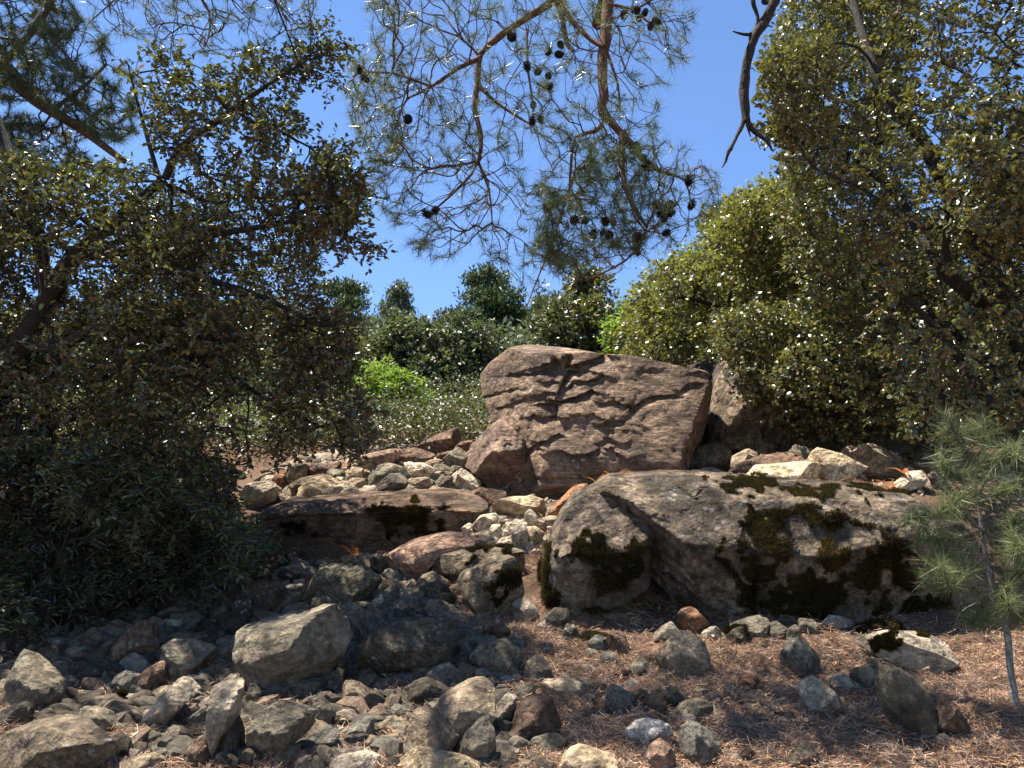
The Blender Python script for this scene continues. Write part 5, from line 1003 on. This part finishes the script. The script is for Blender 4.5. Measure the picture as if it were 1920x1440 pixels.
M['young_needle'] = leaf_material('young_needle', [(0, (.055, .075, .03)), (.6, (.13, .16, .065)), (.9, (.25, .27, .11)), (1, (.38, .24, .1))], [(0, (.055, .075, .03)), (1, (.22, .24, .1))], [(0, (.1, .14, .05)), (1, (.28, .32, .14))], .4, .3, .4)
# young pine in front of the massive boulder
def yl(s, Y0, Y1, Rs): a = pts(s); return smooth_path(P3(a[:, 0], a[:, 1], np.linspace(Y0, Y1, len(a))), np.interp(np.linspace(0, 1, len(a)), np.linspace(0, 1, len(Rs)), Rs), .04)
yb = P3(1908, 1345, 3.75); yb[2] = height(yb[:1], yb[1:2])[0]-.03
e = empty('young_pine', yb, label='young pine with soft grey-green needles standing before the massive boulder', category='tree')
a0 = [yb]+list(P3(*pts("1895,1260 1888,1186 1873,1147 1861,1100 1849,1042 1842,995 1832,929").T, np.linspace(3.78, 3.9, 7)))
main = smooth_path(a0, np.linspace(.017, .009, len(a0)), .04); tip = yl("1832,929 1825,880 1818,860 1787,801 1779,765", 3.9, 3.95, [.008, .005, .003]); br = [tip]
for s_, Y1 in [("1832,929 1860,880 1885,850 1895,830", 3.7), ("1842,995 1800,960 1750,965 1705,968", 3.7), ("1849,1042 1790,1035 1765,1050 1740,1100", 3.6), ("1842,995 1880,980 1930,985", 3.7), ("1825,880 1845,850 1842,800", 4.0), ("1832,929 1790,890 1765,870", 3.85), ("1832,940 1870,925 1920,900", 3.7),
                ("1861,1100 1900,1080 1945,1060", 3.7), ("1842,995 1800,1005 1772,1010 1725,1010", 3.75), ("1873,1147 1845,1150 1820,1165", 3.7), ("1873,1147 1905,1150 1930,1155", 3.7), ("1849,1042 1810,1075 1770,1100", 3.5), ("1832,929 1810,925 1790,940", 3.8), ("1849,1042 1890,1030 1925,1025", 3.6), ("1861,1100 1880,1120 1890,1135", 3.6)]:
    br.append(yl(s_, 3.87, Y1, [.005, .0035, .002]))
dry = [yl(s_, 3.87, 3.7, [.0035, .0015]) for s_ in ("1861,1100 1820,1060 1790,1085", "1873,1147 1840,1130 1800,1150 1780,1200 1765,1215", "1855,1070 1820,1040 1780,1035", "1873,1140 1910,1130 1925,1170", "1861,1110 1830,1100 1800,1085 1790,1110", "1880,1170 1830,1165 1800,1190", "1842,1010 1810,1030 1800,1060")]
part('trunk', polytube(*main, 8, 5, .1), e, M['grey_bark'], smooth=True); part('branches', join([polytube(*b_, 6, k, .1) for k, b_ in enumerate(br)]), e, M['grey_bark'], smooth=True); part('dry_twigs', join([polytube(*b_, 5, k, .1) for k, b_ in enumerate(dry)]), e, M['grey_bark'], smooth=True)
ends = []; dirs = []
for b_ in br:
    p_ = b_[0]; n_ = len(p_)
    for k in range(max(1, n_//3), n_, 2): ends.append(p_[k]); dirs.append(p_[k]-p_[max(0, k-3)]+[0, 0, .02])
    for q in range(6):
        k = n_-1-int(rng.integers(0, max(1, n_//2))); dd = norm(rng.normal(size=3)+[0, 0, .3]); ends.append(p_[k]+dd*rng.uniform(.03, .1)); dirs.append(dd)
V, F, m = needle_geo(np.array(ends), np.array(dirs), 75, .11, wid=.0014, back=.1, spread=.75); part('foliage', (V, F), e, M['young_needle'], rnd=rng.random(m), stuff=True)

# ------------------------------------------------------------------ needle litter, dead leaves, twigs, moss, fern
def scatter(zones_, n):
    Q = []
    for zp, w_ in zones_:
        zp = pts(zp) if isinstance(zp, str) else zp; lo, hi = zp.min(0), zp.max(0); q = rng.uniform(lo, hi, (int(n*w_*3.5)+10, 2)); q = q[in_poly(q[:, 0], q[:, 1], zp)][:int(n*w_)]; Q.append(q)
    Q = np.vstack(Q)
    # depth by table instead of marching each point
    gx_ = np.arange(-100, 2121, 30); gy_ = np.arange(800, 1481, 10); G = ground_tab(gx_, gy_); fx_ = (Q[:, 0]+100)/30; fy_ = (Q[:, 1]-800)/10; ix = np.clip(fx_.astype(int), 0, len(gx_)-2); iy = np.clip(fy_.astype(int), 0, len(gy_)-2)
    Y = G[iy, ix]; P = P3(Q[:, 0], Q[:, 1], Y+rng.normal(size=len(Q))*.03); P[:, 2] = height(P[:, 0], P[:, 1]); return P
_gt = {}
def ground_tab(gx_, gy_):
    if 'g' not in _gt:
        a_, b_ = np.meshgrid(gx_, gy_); _gt['g'] = ground_hit(a_.ravel(), b_.ravel()).reshape(a_.shape)
    return _gt['g']
LIT_Z = [("960,1240 1050,1110 1230,1110 1700,1140 2000,1150 2000,1470 880,1470", .56), ("840,1060 960,1130 1040,1160 1000,1300 880,1230", .14), ("-50,1230 300,1150 700,1080 900,1200 960,1470 -50,1470", .22), ("1240,880 1900,860 1920,940 1300,900", .04), ("500,1040 1050,960 1020,1100 800,1120 600,1120", .05), ("450,960 640,850 900,815 960,920 700,940", .03), ("850,930 1050,900 1060,1000 860,1060", .03)]
P = scatter(LIT_Z, 300000); cl = fbm(P*3.1, 3); keep = rng.random(len(P)) < np.clip(.55+cl*1.6, .08, 1); P = P[keep]; n = len(P)
hum = np.clip(fbm(P*5+7, 2)+.3, 0, 1)*.05; P[:, 2] += rng.random(n)**2*(.012+hum)
az = rng.uniform(0, 6.283, n)+0; tilt = rng.normal(size=n)*.35; d = np.stack([np.cos(az)*np.cos(tilt), np.sin(az)*np.cos(tilt), np.sin(tilt)], 1); nr = norm(rng.normal(size=(n, 3))+[0, 0, 1.2]); L = rng.uniform(.05, .11, n)[:, None]; s = norm(np.cross(d, nr))*.0015
b0 = P-d*L*.5; V = np.stack([b0-s, b0+s, b0+d*L+nr*L*.12*rng.normal(size=(n, 1))], 1).reshape(-1, 3)
new_obj('needle_litter', mesh_np('needle_litter', V, np.arange(len(V)).reshape(-1, 3), rnd=rng.random(n)), mat=M['litter'], kind='stuff', label='orange brown pine needles covering the ground between the stones')
P = scatter([(LIT_Z[0][0], .6), (LIT_Z[2][0], .3), ("250,1100 500,1080 520,1160 300,1200", .1)], 900); P[:, 2] += rng.uniform(.005, .04, len(P)); V, F = leaves_geo(P, rng.normal(size=P.shape)*[1, 1, .3], norm(rng.normal(size=P.shape)*.5+[0, 0, 1]), rng.uniform(.02, .045, len(P)), rng.uniform(.012, .026, len(P)))
new_obj('dead_leaves', mesh_np('dead_leaves', V, F, rnd=np.repeat(rng.random(len(P)), 2)), mat=M['dead_leaf'], kind='stuff', label='pale curled dead leaves lying on the needle litter')
# loose needles and twigs fallen on the stones come with the litter; single dry twigs are things
for k, (s_, lab) in enumerate([("1340,1310 1400,1320 1480,1340 1540,1345 1600,1348", 'long dry twig lying along the needle litter'), ("1345,1305 1340,1330 1348,1355 1370,1380", 'thin curved twig beside the slate-blue block'), ("1360,1290 1420,1310 1500,1325 1560,1330 1620,1350", 'dark crooked root crossing the shaded litter'), ("1520,1315 1500,1380 1450,1400 1400,1420 1350,1440", 'forked dry twig near the bottom edge'),
        ("1148,1128 1180,1140 1200,1150 1225,1158", 'pale bent twig resting by the mossy hump'), ("640,1285 632,1300 630,1325", 'short dark twig stuck between two stones'), ("10,1185 40,1200 80,1205 120,1215", 'pale curved twig under the laurel leaves'), ("640,1450 700,1400 740,1370 760,1330", 'dry stem arching over the bottom stones'), ("400,1232 440,1235 470,1238", 'small pale twig against the biggest boulder'), ("1440,1300 1430,1340 1445,1380", 'upright dry stalk in the shaded litter'), ("1560,1225 1640,1240 1680,1230", 'brown twig half buried near the long flat stone'), ("1480,1290 1530,1310 1590,1300", 'slender twig above the speckled triangular stone')]):
    a = pts(s_); Yg = ground_hit(a[:, 0], a[:, 1]+4); P = P3(a[:, 0], a[:, 1], Yg); P[:, 2] = np.maximum(P[:, 2], height(P[:, 0], P[:, 1])+.012)
    pp, rr = smooth_path(P, np.linspace(.007, .003, len(P)), .03); pp = pp+.006*np.stack([fbm(pp*20+k, 2), fbm(pp*20+k+5, 2), fbm(pp*20+k+9, 2)], 1); V, F = polytube(pp, rr, 6, k, .2)
    o = new_obj('twig', mesh_np('twig', V, F, smooth=True, origin=pp[0]), mat=M['grey_bark' if k % 3 else 'pine_bark'], label=lab, category='twig'); o.location = pp[0]
def moss_on(obj, me, P0, patches, n, ln=.014, name='moss', zmin=-2):
    """short tufts rooted on the boulder's own faces inside the given patches"""
    V = np.empty(len(me.vertices)*3, np.float32); me.vertices.foreach_get('co', V); V = V.reshape(-1, 3); F = np.empty(len(me.loops), np.int32); me.loops.foreach_get('vertex_index', F); F = F.reshape(-1, 3)
    a, b, c = V[F[:, 0]], V[F[:, 1]], V[F[:, 2]]; cen = (a+b+c)/3+P0; nm = np.cross(b-a, c-a); ar = np.linalg.norm(nm, axis=1); nm = norm(nm); px_, py_, _ = project(cen); px_ = px_+45*fbm(cen*7, 3); py_ = py_+45*fbm(cen*7+9, 3); front = (nm*(CAM-cen)).sum(1) > -.02
    wgt = np.zeros(len(F))
    for pl_ in patches: wgt[in_poly(px_, py_, pts(pl_)) & front] = 1
    wgt *= ar*(fbm(cen*9, 3) > -.12)
    if wgt.sum() <= 0: return
    k = rng.choice(len(F), n, p=wgt/wgt.sum()); u = rng.random((n, 2)); fl = u.sum(1) > 1; u[fl] = 1-u[fl]; p_ = a[k]+(b[k]-a[k])*u[:, :1]+(c[k]-a[k])*u[:, 1:]
    bulge = .02*np.clip(fbm((p_+P0)*6, 2)+.4, 0, 1)[:, None]; p_ = p_+nm[k]*bulge*rng.random((n, 1)); d = norm(nm[k]+rng.normal(size=(n, 3))*.6+[0, 0, .25]); nr = norm(rng.normal(size=(n, 3))); L = ln*1.3*rng.uniform(.5, 1.5, n)[:, None]; s = norm(np.cross(d, nr))*ln*.17
    Vn = np.stack([p_-s, p_+s, p_+d*L], 1).reshape(-1, 3); o = new_obj(name, mesh_np(name, Vn, np.arange(len(Vn)).reshape(-1, 3), rnd=np.clip(rng.random(n)*.7+.5*(fbm(p_*5, 2)+.3), 0, 1)), obj, M['moss'], kind='stuff'); return o
moss_on(gB, gBm, gBP, ["1420,965 1470,960 1490,1030 1470,1060 1430,1050", "1490,970 1545,965 1560,1010 1570,1090 1500,1090 1480,1040", "1340,895 1440,900 1480,918 1400,925 1350,915", "1490,912 1565,925 1560,945 1495,940", "1600,900 1660,915 1700,925 1640,935", "1640,990 1700,1010 1700,1070 1640,1060", "1500,1090 1700,1090 1720,1180 1560,1190 1480,1130", "1360,1000 1380,1060 1430,1150 1400,1150 1365,1080", "1390,1010 1480,1060 1580,1040 1700,1030 1790,1080 1790,1190 1500,1190 1430,1150", "1400,955 1560,965 1640,985 1640,1010 1420,1010"], 75000)  # moss; its broad right-hand patches also stand in for shadow on that face
moss_on(gA, gAm, gAP, ["1018,1050 1035,1000 1045,1050 1040,1140 1020,1140", "1080,1012 1200,1005 1200,1050 1120,1060 1070,1045", "1120,1065 1200,1050 1190,1100 1130,1110"], 24000)
moss_on(slab, sme, sP, ["700,955 830,952 860,975 800,990 690,978", "500,975 600,972 620,1010 520,1000", "760,985 850,975 820,1010 760,1010"], 20000)
for lab, key, patch in [('small', 'long tan boulder with moss along', "870,1025 980,1025 975,1045 880,1045"), ('', 'wedge boulder', "930,1060 980,1065 965,1130 900,1140"), ('', 'long flat stone with pale top', "1615,1185 1700,1175 1760,1195 1700,1205 1640,1215"), ('', 'tan flat stone carrying', "198,1312 232,1312 232,1325 200,1325"), ('', 'long grey slab with moss', "1350,1175 1400,1170 1390,1200 1350,1205")]:
    for o in list(bpy.data.objects):
        if o.get('label', '').startswith(key): moss_on(o, o.data, np.array(o.location), [patch], 5000)
# mossy hump on the litter and moss cushions on the massive boulder's brow
for px, py, Y, r_, lab in [(1115, 1140, None, .075, 'mossy brown hump holding a small pale stone'), (1115, 1190, None, .06, 'olive moss cushion behind the blue grey stone'), (1680, 930, 5.3, .07, 'round dark moss cushion on the massive boulder'), (1535, 932, 5.15, .085, 'wide dark moss cushion on the brow of the massive boulder'), (1370, 905, 5.35, .07, 'black-brown moss cushion at the crest of the massive boulder'), (1650, 1180, 4.85, .1, 'orange-tinted moss mat behind the long flat stone')]:
    Yb = ground_hit(px, py+14)[0] if Y is None else Y; P = P3(px, py, Yb)
    if Y is None: P[2] = height(P[:1], P[1:2])[0]+r_*.2
    U_, F_ = ico(4); V_ = U_*[r_*1.3, r_, r_*.55]*(1+.35*fbm(U_*2.3+px, 3))[:, None]; me = mesh_np('moss_cushion', V_, F_, rnd=np.full(len(F_), .2), smooth=True); o = new_obj('moss_cushion', me, mat=M['moss'], label=lab, category='moss'); o.location = P
    moss_n = 4500; k = rng.integers(len(V_), size=moss_n); nm = norm(V_[k]); p_ = V_[k]+rng.normal(size=(moss_n, 3))*.004; d = norm(nm+rng.normal(size=p_.shape)*.6); s = norm(np.cross(d, rng.normal(size=p_.shape)))*.0022
    Vn = np.stack([p_-s, p_+s, p_+d*rng.uniform(.008, .02, (moss_n, 1))], 1).reshape(-1, 3); new_obj('tufts', mesh_np('tufts', Vn, np.arange(len(Vn)).reshape(-1, 3), rnd=rng.random(moss_n)), o, M['moss'], kind='stuff')
# dry orange ferns
for k, (px, py, Y, lab) in enumerate([(1670, 905, 6.1, 'dry orange fern on the ledge beside the pale wedge'), (1700, 880, 6.3, 'second dry orange fern behind the pale wedge'), (1150, 888, 6.6, 'dry orange fern between huge and massive boulders'), (1120, 895, 6.7, 'small dry fern at the foot of the huge boulder'), (665, 1030, 6.0, 'dry orange fern below the flat mossy slab'), (1245, 890, 6.6, 'tiny dry fern on the crest of the massive boulder'), (1560, 905, 5.9, 'dry orange needles tuft in front of the brilliant cream block')]):
    P = P3(px, py+12, Y); o = empty('dry_fern', P, label=lab, category='fern'); o['group'] = 'dry orange ferns among the boulders'
    for q in range(5):
        az = rng.uniform(0, 6.28); t_ = np.linspace(0, 1, 14)[:, None]; L = rng.uniform(.08, .16); st_ = np.hstack([np.cos(az)*t_*L, np.sin(az)*t_*L, (t_*.9-t_**2*.5)*L*1.3]); d0 = np.gradient(st_, axis=0); b_ = np.repeat(st_, 2, 0); sd_ = norm(np.cross(np.repeat(d0, 2, 0), [0, 0, 1.]))*np.tile([[1.], [-1.]], (14, 1))
        V, F = leaves_geo(b_, sd_+np.repeat(norm(d0), 2, 0)*.5, np.tile([0, 0, 1.], (28, 1))+rng.normal(size=(28, 3))*.4, (1.1-np.repeat(t_[:, 0], 2))*.035, np.full(28, .009)); new_obj('frond', mesh_np('frond', V, F, rnd=rng.random(len(F))), o, M['dry_fern'])
